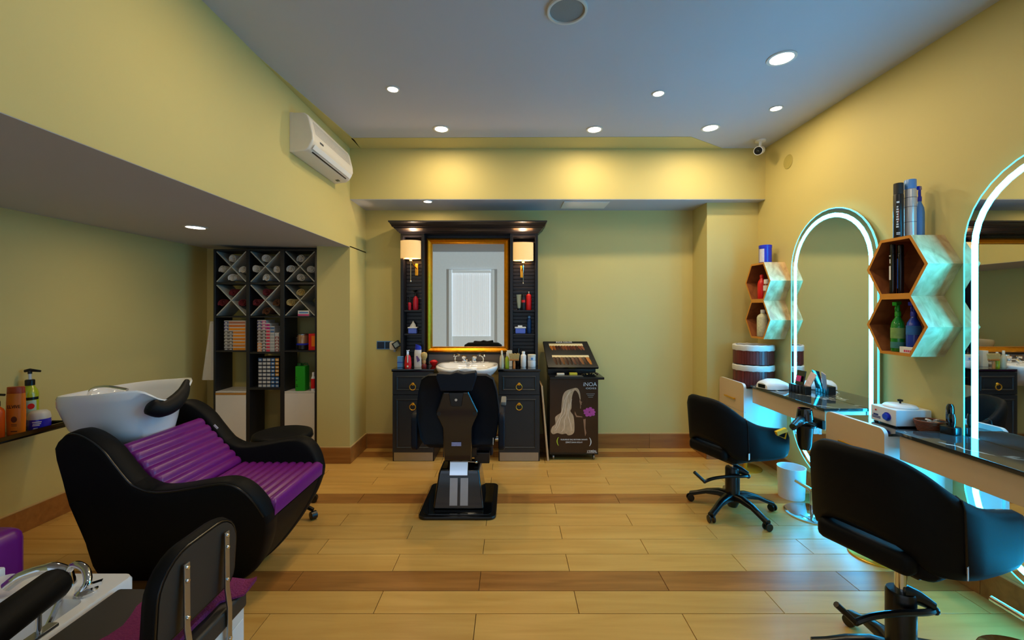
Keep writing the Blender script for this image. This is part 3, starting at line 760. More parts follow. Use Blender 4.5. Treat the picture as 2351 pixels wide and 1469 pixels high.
spray('green spray bottle in the lower hexagon shelf', (2.21,2.435,zj), 0.285, 0.033, M('green_clear',(20,130,40),0.12,coat=0.5), GREEN, [(0.075,0.135,0.033,M('green_label',(128,170,96),0.5,var=0.4,scale=50),PI*0.7,PI*1.5),(0.02,0.055,0.033,M('teal_label',(60,130,130),0.5),PI*0.7,PI*1.5)], rotz=0.5)
spray('blue spray bottle in the lower hexagon shelf', (2.225,2.355,zj), 0.285, 0.033, M('blue_clear',(20,60,180),0.12,coat=0.5), BLUE, [(0.10,0.15,0.033,M('blue_label',(40,110,190),0.5,var=0.3,scale=50),PI*0.7,PI*1.5)], rotz=0.5)
t = thing('carton', 'small white carton with pink lettering at the front of the lower hexagon', 'box', (2.172,2.345,zj), 0)
G().box(-0.008,0.008,-0.046,0.03,0,0.034).build('box', WHITEP, t, bevel=0.001, seg=1)
g = G()
for k in range(4): g.box(-0.0087,-0.0081,-0.038+k*0.011,-0.030+k*0.011,0.006,0.018)
g.build('print', M('pink_letters',(214,70,110),0.5), t, smooth=False)
t = thing('hair_clip', 'brown tortoise hair clip leaning inside the upper hexagon shelf', 'clip', (2.20,2.335,zi+0.036), 0)
G().tube(smoothpath([(0,-0.025,0.0),(0.0,-0.045,0.05),(0,-0.058,0.09)],4), 0.007, 8).tube(smoothpath([(0.004,-0.01,-0.012),(0.004,-0.035,0.04),(0.0,-0.058,0.09)],4), 0.005, 8).build('jaw', M('tortoise',(120,66,20),0.25,var=0.5,scale=60), t)
# leave the clip resting on the sloping board: lower end touches it

# ---------------------------------------------------------------- air conditioner on the beam
t = thing('air_conditioner', 'white wall air conditioner high on the yellow beam wall, by the ceiling', 'air conditioner', (XS, 3.22, 0))
pr = [(0.0005,2.737),(0.095,2.737),(0.118,2.722),(0.132,2.695),(0.155,2.60),(0.158,2.556),(0.152,2.545)]
low = [(0.152,2.545),(0.149,2.535),(0.128,2.498),(0.10,2.478),(0.0005,2.466)]
def ext(profile, y0, y1): return [[(x,y,z) for x, z in profile] for y in (y0,y1)]
ACM = M('ac_plastic', (226,218,206), 0.35, var=0.03)
G().loft(ext(pr+low[1:], -0.365, 0.365)).build('casing', ACM, t, bevel=0.012, seg=3, limit=50)
g = G()
for k in range(9):
    for j in range(26):
        x = 0.1335+0.00238*k*1.0; z = 2.688-0.0101*k
        g.obox((x+0.0003,-0.31+0.0125*j*1.95,z),(0.973,0,0.23),(0,1,0),(-0.23,0,0.973),0.0012,0.0095,0.0026)
g.build('front_grille', M('ac_grille',(176,172,164),0.5), t, smooth=False)
G().obox((0.147,0.0,2.516),(0.86,0,-0.5),(0,1,0),(0.5,0,0.86),0.003,0.335,0.017).build('louver', WHITEP, t, bevel=0.002)
G().obox((0.119,0.0,2.4935),(0.60,0,-0.8),(0,1,0),(0.8,0,0.60),0.002,0.30,0.005).build('outlet_slot', BLACKPL, t)
g = G()
for k, w_ in enumerate((0.006,0.003,0.007,0.003,0.006)): g.box(0.157,0.1605,-0.262+k*0.011,-0.262+k*0.011+w_,2.562,2.575)
g.build('print', M('grey_letters',(70,70,74),0.5), t, smooth=False)
G().obox((0.06,0.28,2.4715),(1,0,0.1),(0,1,0),(-0.1,0,1),0.012,0.018,0.002).build('drain_opening', BLACKPL, t)
G().box(0.0004,0.02,-0.3655,0.3655,2.47,2.735).build('back_plate', ACM, t)

# ---------------------------------------------------------------- security camera
t = thing('security_camera', 'small white security camera hanging from the ceiling corner', 'camera', (2.19, 3.74, H))
G().lathe([(0.042,-0.012),(0.045,-0.004),(0.045,-0.0005)], n=24).build('mount', WHITEP, t)
G().tube([(0,0,-0.012),(-0.002,0,-0.05),(-0.012,-0.012,-0.075)], [0.012,0.011,0.013], 10).ball((-0.012,-0.012,-0.075),0.017).build('arm', WHITEP, t)
d = Vector((-0.62,-0.72,-0.32)).normalized(); c = Vector((-0.012,-0.012,-0.092))
g = G().tube([tuple(c-d*0.05),tuple(c-d*0.045),tuple(c+d*0.06),tuple(c+d*0.075)],[0.024,0.034,0.036,0.036],20)
g.build('body', WHITEP, t)
G().tube([tuple(c+d*0.0755),tuple(c+d*0.079)],[0.032,0.031],20).build('face', BLACKPL, t)
G().ball(tuple(c+d*0.077),0.013).build('lens', BLACKGL, t)
t = thing('blank_cover', 'round wall-coloured cover plate beside the security camera', 'cover', (XR, 3.60, 2.66))
G().lathe([(0.055,-0.006),(0.06,-0.0005)], n=28, axis='x').build('plate', M('cover_paint',(176,160,84),0.6), t)

# ---------------------------------------------------------------- black vanity: hutch, cabinets, worktops
t = thing('vanity_hutch', 'black panelled vanity back with crown cornice framing the gilt mirror', 'hutch', (0, YB, 0))
def hx(x): return x
yb = -0.001
G().box(-1.08,-0.826,-0.04,yb,0.865,2.16).box(-0.026,0.27,-0.04,yb,0.865,2.16).box(-0.826,-0.026,-0.04,yb,0.96,2.16).build('back_panel', CABD, t)
for a, b in ((-1.08,-0.846),(-0.004,0.27)):
    for x0, x1 in ((a,a+0.028),(b-0.028,b)):
        G().box(x0,x1,-0.17,-0.0405,0.8605,2.16).build('stile', CABD, t, bevel=0.003)
    G().box(a+0.0285,b-0.0285,-0.168,-0.0405,2.135,2.16).build('top_rail', CABD, t, bevel=0.002)
    G().obox(((a+b)/2,-0.10,2.10),(1,0,0),(0,0.85,0.53),(0,-0.53,0.85),(b-a)/2-0.029,0.045,0.006).build('canted_panel', CABD, t, bevel=0.002)
    z = 0.868
    base = None
    while z < 2.06:
        G().box(a+0.0285,b-0.0285,-0.050,-0.0405,z,z+0.0335).build('slat', CABD, t, bevel=0.003, seg=1); z += 0.037
    for z in (1.175,1.408):
        G().box(a+0.031,b-0.031,-0.15,-0.0505,z-0.016,z).build('shelf', CABD, t, bevel=0.002)
cor = [(-0.001,2.255),(-0.33,2.255),(-0.33,2.243),(-0.318,2.238),(-0.30,2.222),(-0.288,2.206),(-0.268,2.204),(-0.262,2.195),(-0.24,2.186),(-0.222,2.172),(-0.205,2.170),(-0.20,2.1605),(-0.001,2.1605)]
g = G(); rr = []
for x, k in ((-1.148,1),(0.335,1)): pass
def cring(y, z, off):
    return [(-1.085-off,yb,z),(-1.085-off,y,z),(0.275+off,y,z),(0.275+off,yb,z)]
g.loft([cring(y,z,max(0,(-0.20-y))*0.55) for y, z in cor[:0:-1][:-0 or None] if y < -0.1])
g.build('cornice', CABD, t, ang=25)
G().box(-0.826,-0.026,-0.045,yb,0.862,0.9595).build('splashback', M('taupe_splashback',(120,108,100),0.3), t)

t = thing('gilt_mirror', 'large gilt framed wall mirror above the washbasin', 'mirror', (-0.425, YB-0.041, 0))
x0,x1,z0,z1 = -0.419,0.419,0.982,2.131
def fr(i, y): return [(x0+i,y,z0+i),(x1-i,y,z0+i),(x1-i,y,z1-i),(x0+i,y,z1-i)]
g = G(); rings = [fr(0,-0.0005),fr(0,-0.030),fr(0.008,-0.046),fr(0.022,-0.052),fr(0.034,-0.044),fr(0.044,-0.036),(fr(0.052,-0.038)),fr(0.058,-0.028),fr(0.058,-0.004)]
g.loft(rings, cap=False); g.build('frame', GOLDF, t, ang=25)
i = 0.057
G().box(x0+i,x1-i,-0.014,-0.006,z0+i,z1-i).build('glass', MIRRORW, t, smooth=False)

def ring_pull(parent, x, y, z):
    G().lathe([(0.012,-0.006),(0.015,-0.0003)], (x,y,z+0.022), 16, axis='y').tube([(x,y-0.004,z+0.026),(x,y-0.014,z+0.024)],0.006,8).torus((x,y-0.010,z-0.003),0.0275,0.0036,'y',26,6).build('ring_pull', GOLD, parent)
def vanity_cabinet(label, x0, x1):
    t = thing('vanity_cabinet', label, 'cabinet', ((x0+x1)/2, 3.98, 0), 0, 'black vanity cabinets')
    w = (x1-x0)/2
    G().box(-w,w,0.0,YB-3.98-0.002,0.0,0.835).build('carcass', CABD, t, bevel=0.002)
    G().box(-w+0.012,w-0.012,-0.002,-0.0002,0.004,0.082).build('plinth', STEEL, t)
    def front(nm, za, zb):
        o = G().box(-w+0.003,w-0.003,-0.019,-0.0005,za,zb).build(nm, CAB, t, bevel=0.002)
        m_ = 0.035
        a = [(-w+m_,za+m_),(w-m_,za+m_),(w-m_,zb-m_),(-w+m_,zb-m_)]
        g = G(); rr = []
        for i_, y in ((0,-0.0192),(0.004,-0.024),(0.010,-0.0245),(0.016,-0.0192)):
            rr.append([(-w+m_+i_,y,za+m_+i_),(w-m_-i_,y,za+m_+i_),(w-m_-i_,y,zb-m_-i_),(-w+m_+i_,y,zb-m_-i_)])
        g.loft(rr, cap=False).build('moulding', CAB, o, ang=25)
        G().box(-w+m_+0.03,w-m_-0.03,-0.022,-0.0192,za+m_+0.03,zb-m_-0.03).build('raised_field', CAB, o, bevel=0.002)
        return o
    d1 = front('drawer', 0.625, 0.832); ring_pull(d1, 0, -0.022, 0.70)
    d2 = front('door', 0.088, 0.619); ring_pull(d2, 0, -0.022, 0.515)
    return t
vanity_cabinet('black vanity cabinet with brass ring pulls on the electrical socket side of the barber chair', -1.098, -0.712)
vanity_cabinet('black vanity cabinet with brass ring pulls beside the leaning board', -0.112, 0.272)
tag(G().box(-1.106,-0.708,3.966,YB-0.002,0.8352,0.860).build('worktop', BLACKGL, bevel=0.003), 'glossy black worktop carrying the red clipper and the shaving brush', 'worktop', 'black vanity worktops')
tag(G().box(-0.116,0.280,3.966,YB-0.002,0.8352,0.860).build('worktop', BLACKGL, bevel=0.003), 'glossy black worktop carrying the neck brush and oil bottles', 'worktop', 'black vanity worktops')

# washbasin
t = thing('washbasin', 'white ceramic washbasin with wavy front between the black cabinets', 'sink', (-0.41, YB-0.048, 0))
rings = []
def basin_ring(w, fy, z, dz=0.0, back=0.0):
    pts = []
    for i in range(48):
        a = 2*PI*i/48; c, s = math.cos(a), math.sin(a)
        x = w*math.copysign(abs(c)**0.55, c)
        y = -fy/2+(fy/2)*math.copysign(abs(s)**0.6, s)-back
        zz = z+dz*(0.5*math.cos(2*PI*x/(w*1.0))-0.5)*(1 if s < 0 else 0)*min(1,abs(s)*1.5)
        pts.append((x,y,zz))
    return pts
rings = [basin_ring(0.14,0.2,0.68,0,0.02),basin_ring(0.22,0.32,0.76,0,0.01),basin_ring(0.285,0.44,0.845,0.012),basin_ring(0.293,0.452,0.872,0.02),basin_ring(0.29,0.448,0.886,0.02),basin_ring(0.28,0.436,0.890,0.02),
         basin_ring(0.255,0.33,0.884,0.01,0.085),basin_ring(0.235,0.29,0.855,0,0.105),basin_ring(0.16,0.18,0.79,0,0.15),basin_ring(0.05,0.06,0.775,0,0.2)]
bo = G().loft(rings).build('bowl', CERAMIC, t, ang=60)
G().lathe([(0.009,-0.004),(0.012,0.0),(0.006,0.002)], (0,-0.10,0.868), 14, axis='y').build('overflow', CHROME, bo)
for s in (-1,1):
    g = G().lathe([(0.024,0.888),(0.026,0.90),(0.022,0.925),(0.028,0.93),(0.03,0.948),(0.02,0.956)], (s*0.052,-0.062,0), 16)
    g.tube(smoothpath([(s*0.052,-0.06,0.915),(s*0.03,-0.10,0.925),(s*0.02,-0.13,0.905)],4),0.009,8)
    g.build('tap', CHROME, t)
    g = G().lathe([(0.022,0.887),(0.022,0.90),(0.014,0.905)], (s*0.135,-0.06,0), 14)
    g.tube(smoothpath([(s*0.135,-0.06,0.90),(s*0.14,-0.06,0.93),(s*0.12,-0.085,0.96),(s*0.095,-0.11,0.965)],4),[0.009]*9+[0.012]*4,8)
    g.ball((s*0.15,-0.06,0.955),0.014)
    g.build('hand_spray', CHROME, t)

# wall sconces
SHADE = M('linen_shade', (236,200,140), 0.8, var=0.06, scale=90, emis=(1.0,0.60,0.22), estr=0.5, bump=0.1, bscale=300)
def sconce(label, x, y, z, swing):
    t = thing('wall_sconce', label, 'lamp', (x, y, z), 0, 'linen wall sconces')
    G().lathe([(0.1,-0.09),(0.1,0.083),(0.098,0.083),(0.098,-0.09)], n=36, cap=False, sy=0.62).build('shade', SHADE, t)
    g = G(); g.cyl((0,0,-0.095),(0,0,-0.04),0.012,n=12); g.lathe([(0.004,-0.135),(0.016,-0.115),(0.013,-0.1)],n=14); g.tube([(0,0,-0.125),(0,0,-0.31)],0.0032,6); g.ball((0,0,-0.315),0.009)
    g.build('stem', CHROME, t)
    yb_ = (YB-0.0505)-y
    G().box(swing-0.016,swing+0.016,yb_-0.012,yb_-0.0003,-0.25,-0.13).build('back_plate', GOLD, t, bevel=0.003)
    G().tube(smoothpath([(0,0,-0.105),(swing*0.5,yb_*0.5,-0.15),(swing,yb_-0.012,-0.18)],5),0.006,8).build('arm', GOLD, t)
    G().ball((0,0,0.0),0.026,0.02,0.034).build('bulb', M('sconce_bulb',(255,235,200),0.4,emis=(1,0.72,0.4),estr=8), t)
    light('lamp','POINT',(0,0,0.045),P_SCONCE*0.5,(1.0,0.72,0.50),t,0.02); light('lamp','POINT',(0,0,-0.05),P_SCONCE*0.5,(1.0,0.72,0.50),t,0.02)
    return t
sconce('linen shaded wall sconce at the socket side of the gilt mirror', -0.980, 4.195, 2.005, 0.035)
sconce('linen shaded wall sconce at the bare niche side of the gilt mirror', 0.125, 4.195, 1.985, -0.01)

# socket row and plugged adapter
t = thing('wall_socket', 'row of blue-black wall sockets in a pale frame beside the vanity', 'socket', (-1.28, YB, 1.05))
G().box(-0.085,0.085,-0.008,-0.0005,-0.042,0.042).build('frame', SKYB, t, bevel=0.003)
for x in (-0.042,0.040): G().box(x-0.036,x+0.036,-0.0115,-0.0082,-0.034,0.034).lathe([(0.024,-0.013),(0.024,-0.0117)],(x,0,0),18,axis='y').build('socket', M('navy_plastic',(16,36,66),0.3), t, bevel=0.002)
t = thing('timer_plug', 'white plug-in timer with a small tilted display, at the end of the sockets', 'plug', (-1.175, YB-0.001, 1.05))
G().prism(rrect(-0.045,0.03,-0.045,0.04,0.018), 'y', -0.06, -0.0135).build('body', CREAMP, t, bevel=0.006)
c = (0.032,-0.075,0.012)
G().obox(c,(0.85,0,0.52),(0,1,0),(-0.52,0,0.85),0.038,0.012,0.033).build('display_housing', BLACKPL, t, bevel=0.004)
G().obox((c[0],c[1]-0.0125,c[2]),(0.85,0,0.52),(0,1,0),(-0.52,0,0.85),0.024,0.001,0.022).build('screen', M('lcd_grey',(150,166,170),0.25), t)
g = G().cyl((0.01,-0.07,-0.052),(0.01,-0.03,-0.05),0.012,n=12); g.build('dial', STEEL, t)

# things on the vanity
ZW = 0.8604; ZSH1, ZSH2 = 1.4084, 1.1754
t = thing('tissue_pack', 'light blue pack standing at the socket end of the black worktop', 'box', (-1.055, 4.10, ZW))
G().box(-0.028,0.024,-0.02,0.02,0,0.105).build('pack', SKYB, t, bevel=0.003); G().box(-0.0285,0.0245,-0.0205,0.0205,0.045,0.051).build('stripe', BLUE, t)
t = thing('hair_clipper', 'red hair clipper with steel blade, standing on the black worktop', 'clipper', (-0.975, 4.06, ZW), 0.1)
G().loft([[(w*math.cos(2*PI*k/16), 0.022*math.sin(2*PI*k/16), z) for k in range(16)] for z, w in ((0,0.030),(0.02,0.034),(0.06,0.032),(0.10,0.027),(0.118,0.019))]).build('body', RED, t)
G().box(-0.011,0.011,-0.013,0.013,0.1185,0.16).box(-0.014,0.014,-0.006,0.006,0.1605,0.168).build('blade', CHROME, t, bevel=0.001, seg=1)
G().obox((0.0,-0.0225,0.09),(1,0,0),(0,1,0.1),(0,-0.1,1),0.006,0.004,0.038).box(-0.008,0.008,-0.0255,-0.0225,0.008,0.024).build('lever', CREAMP, t, bevel=0.001, seg=1)
t = thing('shampoo_bottle', 'white shampoo bottle with slanted blue cap and purple print', 'bottle', (-0.895, 4.12, ZW))
G().loft([[(w*math.cos(2*PI*k/20)+o, 0.022*math.sin(2*PI*k/20), z) for k in range(20)] for z, w, o in ((0,0.034,0),(0.01,0.036,0),(0.09,0.035,0),(0.15,0.034,0.002),(0.165,0.032,0.004))]).build('body', WHITEP, t)
G().loft([[(w*math.cos(2*PI*k/20)+o, 0.020*math.sin(2*PI*k/20), z+0.018*math.cos(2*PI*k/20)*f) for k in range(20)] for z, w, o, f in ((0.1655,0.0315,0.004,0),(0.185,0.031,0.004,0.2),(0.21,0.026,0.004,-0.5))]).build('cap', BLUE, t)
PUR = M('purple_print',(90,50,160),0.5)
g = G()
for k in range(5): g.obox((0.012-0.004*k,-0.0222,0.062+0.010*k),(0.8,0,0.6),(0,1,0),(-0.6,0,0.8),0.016-0.002*k,0.0012,0.004)
g.build('print', PUR, t, smooth=False)
t = thing('shaving_brush', 'shaving brush with pale bristles and red-brown foot', 'brush', (-0.822, 4.06, ZW))
G().lathe([(0.022,0),(0.024,0.01),(0.022,0.03),(0.013,0.04)], n=20).build('foot', M('red_lacquer',(110,20,18),0.2), t)
G().lathe([(0.014,0.0403),(0.018,0.055),(0.016,0.072)], n=20).build('handle', M('beech',(206,150,96),0.4), t)
G().lathe([(0.0155,0.0723),(0.028,0.10),(0.031,0.122),(0.025,0.142),(0.001,0.15)], n=22).build('bristles', M('pale_bristles',(204,176,112),0.9,var=0.25,scale=150,bump=0.6,bscale=200), t)
t = thing('soap_dish', 'red oval soap dish leaning at the washbasin edge', 'dish', (-0.755, 4.20, ZW))
G().lathe([(0.02,0),(0.035,0.018),(0.05,0.04),(0.047,0.041),(0.03,0.02),(0.001,0.012)], n=24, sx=0.85, sy=0.7).build('dish', RED, t)
G().ball((0,0,0.043),0.034,0.026,0.016).build('soap', M('red_soap',(206,30,40),0.35), t)
bottle('slim clear bottle on the worktop next to the washbasin', (-0.082,4.05,ZW), 0.165, 0.021, M('clear_plastic',(196,192,170),0.1,coat=0.5), CREAMP, 0.4, 0.2, 0.66)
bottle('small yellow oil bottle on the worktop', (-0.032,4.06,ZW), 0.15, 0.02, LIME, CREAMP, 0.38, 0.26, 0.7)
t = thing('neck_brush', 'wooden neck duster brush with pale bristles, standing upside down', 'brush', (0.035,4.03,ZW))
G().lathe([(0.012,0),(0.013,0.04),(0.010,0.07)], n=14).build('handle', M('beech_dark',(186,120,56),0.4), t)
G().box(-0.045,0.045,-0.014,0.014,0.0703,0.088).build('head', M('beech_dark',(186,120,56),0.4), t, bevel=0.005)
g = G()
for i in range(12):
    for j in range(3):
        x, y = -0.041+0.0075*i, -0.009+0.009*j
        g.cyl((x,y,0.0883),(x*1.15,y*1.4,0.135+0.006*math.sin(i*2.1+j)),0.004,0.0048,6)
g.build('bristles', M('pale_bristles'), t)
bottle('black pump bottle behind the neck brush', (0.078,4.22,ZW), 0.17, 0.026, BLACKPL, BLACKPL, 0.4, 0.2, 0.7)
t = thing('carton', 'pale cream carton behind the wooden neck brush', 'box', (-0.01,4.155,ZW)); G().box(-0.026,0.026,-0.018,0.018,0,0.155).build('box', CREAMP, t, bevel=0.002)
bottle('white talc bottle between the neck brush and the white jars', (0.125,4.12,ZW), 0.15, 0.027, WHITEP, WHITEP, 0.5, 0.16, 0.86)
for k, lb in enumerate(('lower white cream jar of the two stacked on the worktop','upper white cream jar with a blue mark, on the lower jar')):
    vessel('cream_jar', lb, 'jar', (0.205,4.12,ZW+k*0.0605), [(0.036,0),(0.038,0.004),(0.038,0.04)], WHITEP, [(0.039,0.0403),(0.039,0.058),(0.037,0.060)], CREAMP if k else WHITEP, (0.012,0.032,0.038,SKYB,PI*1.42,PI*1.58) if k else None, group='stacked white jars')
# hutch shelves
DKRED = M('crimson_plastic',(176,26,48),0.25)
bottle('small crimson bottle with black cap on the upper shelf under the sconce', (-1.005,4.255,ZSH1), 0.13, 0.016, DKRED, BLACKPL, 0.5, 0.42, 0.9)
spray('crimson spray bottle with black trigger on the upper shelf under the sconce', (-0.945,4.255,ZSH1), 0.20, 0.027, DKRED, BLACKPL, rotz=1.2)
t = thing('wipes_tub', 'blue and white wipes tub with a tissue pulled up, lower vanity shelf', 'tub', (-0.972,4.262,ZSH2))
G().box(-0.042,0.042,-0.035,0.035,0,0.052).build('tub', M('blue_label_tub',(86,110,206),0.3,var=0.2,scale=40), t, bevel=0.006); G().box(-0.047,0.047,-0.038,0.037,0.0523,0.064).build('lid', WHITEP, t, bevel=0.003)
G().loft([[(w*math.cos(2*PI*k/10+z*20)*(1+0.3*(k % 2)), 0.7*w*math.sin(2*PI*k/10+z*20), z) for k in range(10)] for z, w in ((0.0643,0.028),(0.085,0.02),(0.11,0.008),(0.125,0.003))]).build('tissue', WTOWEL, t)
t = thing('wipes_tub', 'blue and white wipes tub with a closed lid beside the blue bottle', 'tub', (0.098,4.262,ZSH2))
G().box(-0.05,0.05,-0.035,0.035,0,0.052).build('tub', M('blue_label_tub'), t, bevel=0.006); G().box(-0.056,0.056,-0.038,0.037,0.0523,0.066).box(-0.025,0.02,-0.02,0.02,0.066,0.08).build('lid', WHITEP, t, bevel=0.003)
bottle('slim deep blue bottle on the lower vanity shelf', (0.188,4.262,ZSH2), 0.175, 0.021, M('deep_blue',(20,60,120),0.2,var=0.4,scale=60), SKYB, 0.6, 0.14, 0.9)
t = thing('cream_tube', 'silver grey tube standing on its cap, upper vanity shelf', 'tube', (0.085,4.262,ZSH1))
G().lathe([(0.014,0),(0.014,0.018)],n=16).build('cap', BLACKPL, t)
G().loft([[(w*math.cos(2*PI*k/16), d_*math.sin(2*PI*k/16), z) for k in range(16)] for z, w, d_ in ((0.0183,0.015,0.015),(0.03,0.019,0.017),(0.09,0.024,0.010),(0.148,0.026,0.002),(0.155,0.026,0.002))]).build('tube', M('tube_silver',(150,160,140),0.3), t)
can('black and red hair product can on the upper vanity shelf', (0.128,4.255,ZSH1), 0.155, 0.022, M('dark_label',(26,28,34),0.3,var=0.8,scale=40), BLACKPL, 0.2, (0.075,0.10,0.022,RED,PI*1.2,PI*1.8))
bottle('bright red bottle with silver cap on the upper vanity shelf', (0.183,4.258,ZSH1), 0.185, 0.027, RED, STEEL, 0.4, 0.12, 0.86)

# ---------------------------------------------------------------- barber chair, seen from behind
t = thing('barber_chair', 'black barber chair seen from behind, on a black floor plate at the vanity', 'chair', (-0.362, 3.15, 0))
BLUEBLK = M('blue_black_leatherette', (14,24,38), 0.5, spec=0.2, bump=0.04, bscale=380)
G().prism(rrect(-0.265,0.265,-0.285,0.285,0.05,6), 'z', 0.0, 0.022).build('base_plate', BLACKPL, t, bevel=0.007)
G().prism(rrect(-0.235,0.235,-0.255,0.255,0.04,6), 'z', 0.0223, 0.027).build('floor_mat', BLACKGL, t, bevel=0.002)
def fr2(w,d,y,z): return [(-w,y-d,z),(w,y-d,z),(w,y+d,z),(-w,y+d,z)]
G().loft([fr2(0.176,0.16,-0.03,0.0275),fr2(0.173,0.155,-0.03,0.05),fr2(0.145,0.12,-0.03,0.26),fr2(0.135,0.11,-0.03,0.29)]).build('pump_housing', BLACKGL, t, bevel=0.012, seg=3)
def onback(z): return -0.19+0.0*z+(0.155-0.155)
def by(z): return -0.03-(0.155-(z-0.05)*(0.035/0.21))
for xs in ((-0.062,-0.008),(0.012,0.066)):
    G().loft([[(xs[0],by(0.055)-0.004,0.055),(xs[1],by(0.055)-0.004,0.055),(xs[1],by(0.055)+0.01,0.055),(xs[0],by(0.055)+0.01,0.055)],[(xs[0],by(0.235)-0.004,0.235),(xs[1],by(0.235)-0.004,0.235),(xs[1],by(0.235)+0.01,0.235),(xs[0],by(0.235)+0.01,0.235)]]).build('trim_plate', STEEL, t)
G().box(-0.055,0.055,-0.13,0.06,0.2903,0.36).build('chrome_bracket', CHROME, t, bevel=0.004)
G().obox((0,-0.150,0.315),(1,0,0),(0,0.93,-0.36),(0,0.36,0.93),0.064,0.008,0.062).build('chrome_shield', CHROME, t, bevel=0.003)
G().cyl((0.055,-0.14,0.345),(0.115,-0.15,0.345),0.006,n=10).ball((0.12,-0.15,0.345),0.012).build('release_lever', CHROME, t)
G().box(-0.25,0.25,-0.14,0.27,0.43,0.53).build('seat', BLUEBLK, t, bevel=0.04, seg=3)
G().box(-0.12,0.12,-0.10,0.22,0.3605,0.4295).build('seat_plate', BLACKPL, t)
# backrest: lofted outline, thicker wings
oz = [(-0.235,0.485),(-0.262,0.53),(-0.284,0.66),(-0.287,0.73),(-0.27,0.86),(-0.245,0.945),(-0.20,0.972),(-0.12,0.975)]
out = oz+[(-x,z) for x, z in oz[::-1]]
rings = []
for y, sc in ((-0.245,0.94),(-0.262,0.985),(-0.235,1.0),(-0.195,1.0),(-0.165,0.97)):
    rings.append([(x*sc, y-0.10*(z-0.72)*0.9+0.035*(abs(x)/0.287)**2, 0.715+(z-0.715)*sc) for x, z in out])
G().loft(rings).build('backrest', BLUEBLK, t, ang=60)
cv = [(-0.088,0.872),(0.08,0.872),(0.144,0.735),(0.146,0.715),(0.118,0.655),(0.105,0.62),(0.097,0.382),(-0.088,0.382),(-0.098,0.62),(-0.112,0.655),(-0.140,0.715),(-0.138,0.735)]
def cvr(y, s_): return [(x*s_, y-0.09*(z-0.72), 0.63+(z-0.63)*s_) for x, z in cv]
G().loft([cvr(-0.235,1.0),cvr(-0.275,1.0),cvr(-0.288,0.95)]).build('back_cover', BLACKGL, t, bevel=0.004)
G().prism([(-0.05,0.86),(0.05,0.86),(0.035,0.77),(-0.035,0.77)],'y',-0.309,-0.297).build('headrest_socket', BLACKPL, t, bevel=0.004)
G().lathe([(0.009,-0.3145),(0.009,-0.3095)],(0,0,0.815),14,axis='y').build('bolt', CHROME, t)
for x in (-0.125,0.128): G().lathe([(0.014,-0.291),(0.014,-0.284)],(x*0.95,0,0.718),14,axis='y').build('bolt_cap', BLACKPL, t)
G().box(-0.035,0.03,-0.2755,-0.2735,0.496,0.522).build('maker_plate', M('plate_lilac',(150,160,214),0.4,var=0.25,scale=90), t)
G().loft([[(x*1.0, y0_, z) for x, z in ((-0.105,0.872),(0.105,0.872),(0.136,0.965),(0.128,1.0),(0.05,0.988),(0.03,0.992),(0,1.0),(-0.04,0.986),(-0.125,0.992),(-0.136,0.965))] for y0_ in (-0.315,-0.30,-0.225,-0.21)]).build('headrest', BLUEBLK, t, bevel=0.008, seg=3, limit=40)
for s in (-1,1):
    G().prism(rrect(-0.23,0.20,0.44,0.70,0.05,5),'x', s*0.30-0.022, s*0.30+0.022).build('armrest', BLUEBLK, t, bevel=0.012, seg=3)
    G().cyl((s*0.2505,-0.02,0.47),(s*0.2775,-0.02,0.47),0.018,n=10).build('arm_bracket', CHROME, t)
G().box(0.29,0.33,0.02,0.23,0.7005,0.73).build('arm_pad', CREAMW if False else M('grey_pad',(120,122,120),0.5), t, bevel=0.008)
G().obox((0.04,0.31,0.35),(1,0,0),(0,0.9,0.43),(0,-0.43,0.9),0.18,0.03,0.14).build('leg_rest', BLUEBLK, t, bevel=0.02, seg=3)
G().box(0.10,0.21,-0.06,0.0,0.30,0.379).build('footrest_bracket', BLACKPL, t, bevel=0.006)
G().box(0.243,0.2465,-0.262,-0.252,0.50,0.545).build('fabric_tag', PRINTW, t)

# ---------------------------------------------------------------- poster stand with hair swatches
t = thing('display_stand', 'brown hair colour display stand on castors with a printed front', 'display', (0.595, 4.0, 0))
PBR = M('poster_brown',(52,30,16),0.22,var=0.25,scale=5)
w = 0.2275
G().box(-w,w,0.0,0.30,0.055,0.765).build('cabinet', BLACKPL, t, bevel=0.003)
po = G().box(-w+0.002,w-0.002,-0.003,-0.0003,0.075,0.758).build('poster', PBR, t, smooth=False)
# printed figure of long wavy hair, flat on the poster
def pp(cx, cy): return ((cx-474)/ (700-248)*0.455, 0.765-(cy-535)/(1218-535)*0.70)
HAIR = M('hair_print',(196,164,128),0.4,var=0.55,scale=16,stretch=(3.0,1,0.8))
hp = [(455,625),(500,618),(525,650),(535,715),(528,720),(512,668),(480,640),(455,700),(450,800),(440,830),(470,880),(478,1000),(460,1040),(420,1050),(400,1035),(360,1040),(320,1030),(280,1040),(258,1015),(270,975),(300,945),(298,890),(320,865),(352,840),(358,780),(370,690),(400,645)]
hs = [(a[0],a[2]) for a in smoothpath([(u,0,w_) for u, w_ in [pp(*p) for p in hp+hp[:1]]], 4)][:-1]
G().prism(hs,'y',-0.0037,-0.0031).build('hair_print', HAIR, po, smooth=False)
SKIN = M('dim_skin_print',(150,110,80),0.4)
g = G()
for a in ([(528,720),(540,742),(552,748),(541,755),(547,766),(537,775),(538,806),(531,806),(532,770),(524,740)],[(482,830),(500,870),(552,880),(552,886),(495,884),(480,855)],[(560,905),(582,900),(580,985),(588,1030),(578,1060),(570,1000)]):
    g.prism([pp(*p) for p in a],'y',-0.0036,-0.0031)
g.build('figure_print', SKIN, po, smooth=False)
STRAND = M('strand_print', (226,204,176), 0.4, var=0.3, scale=30)
g = G()
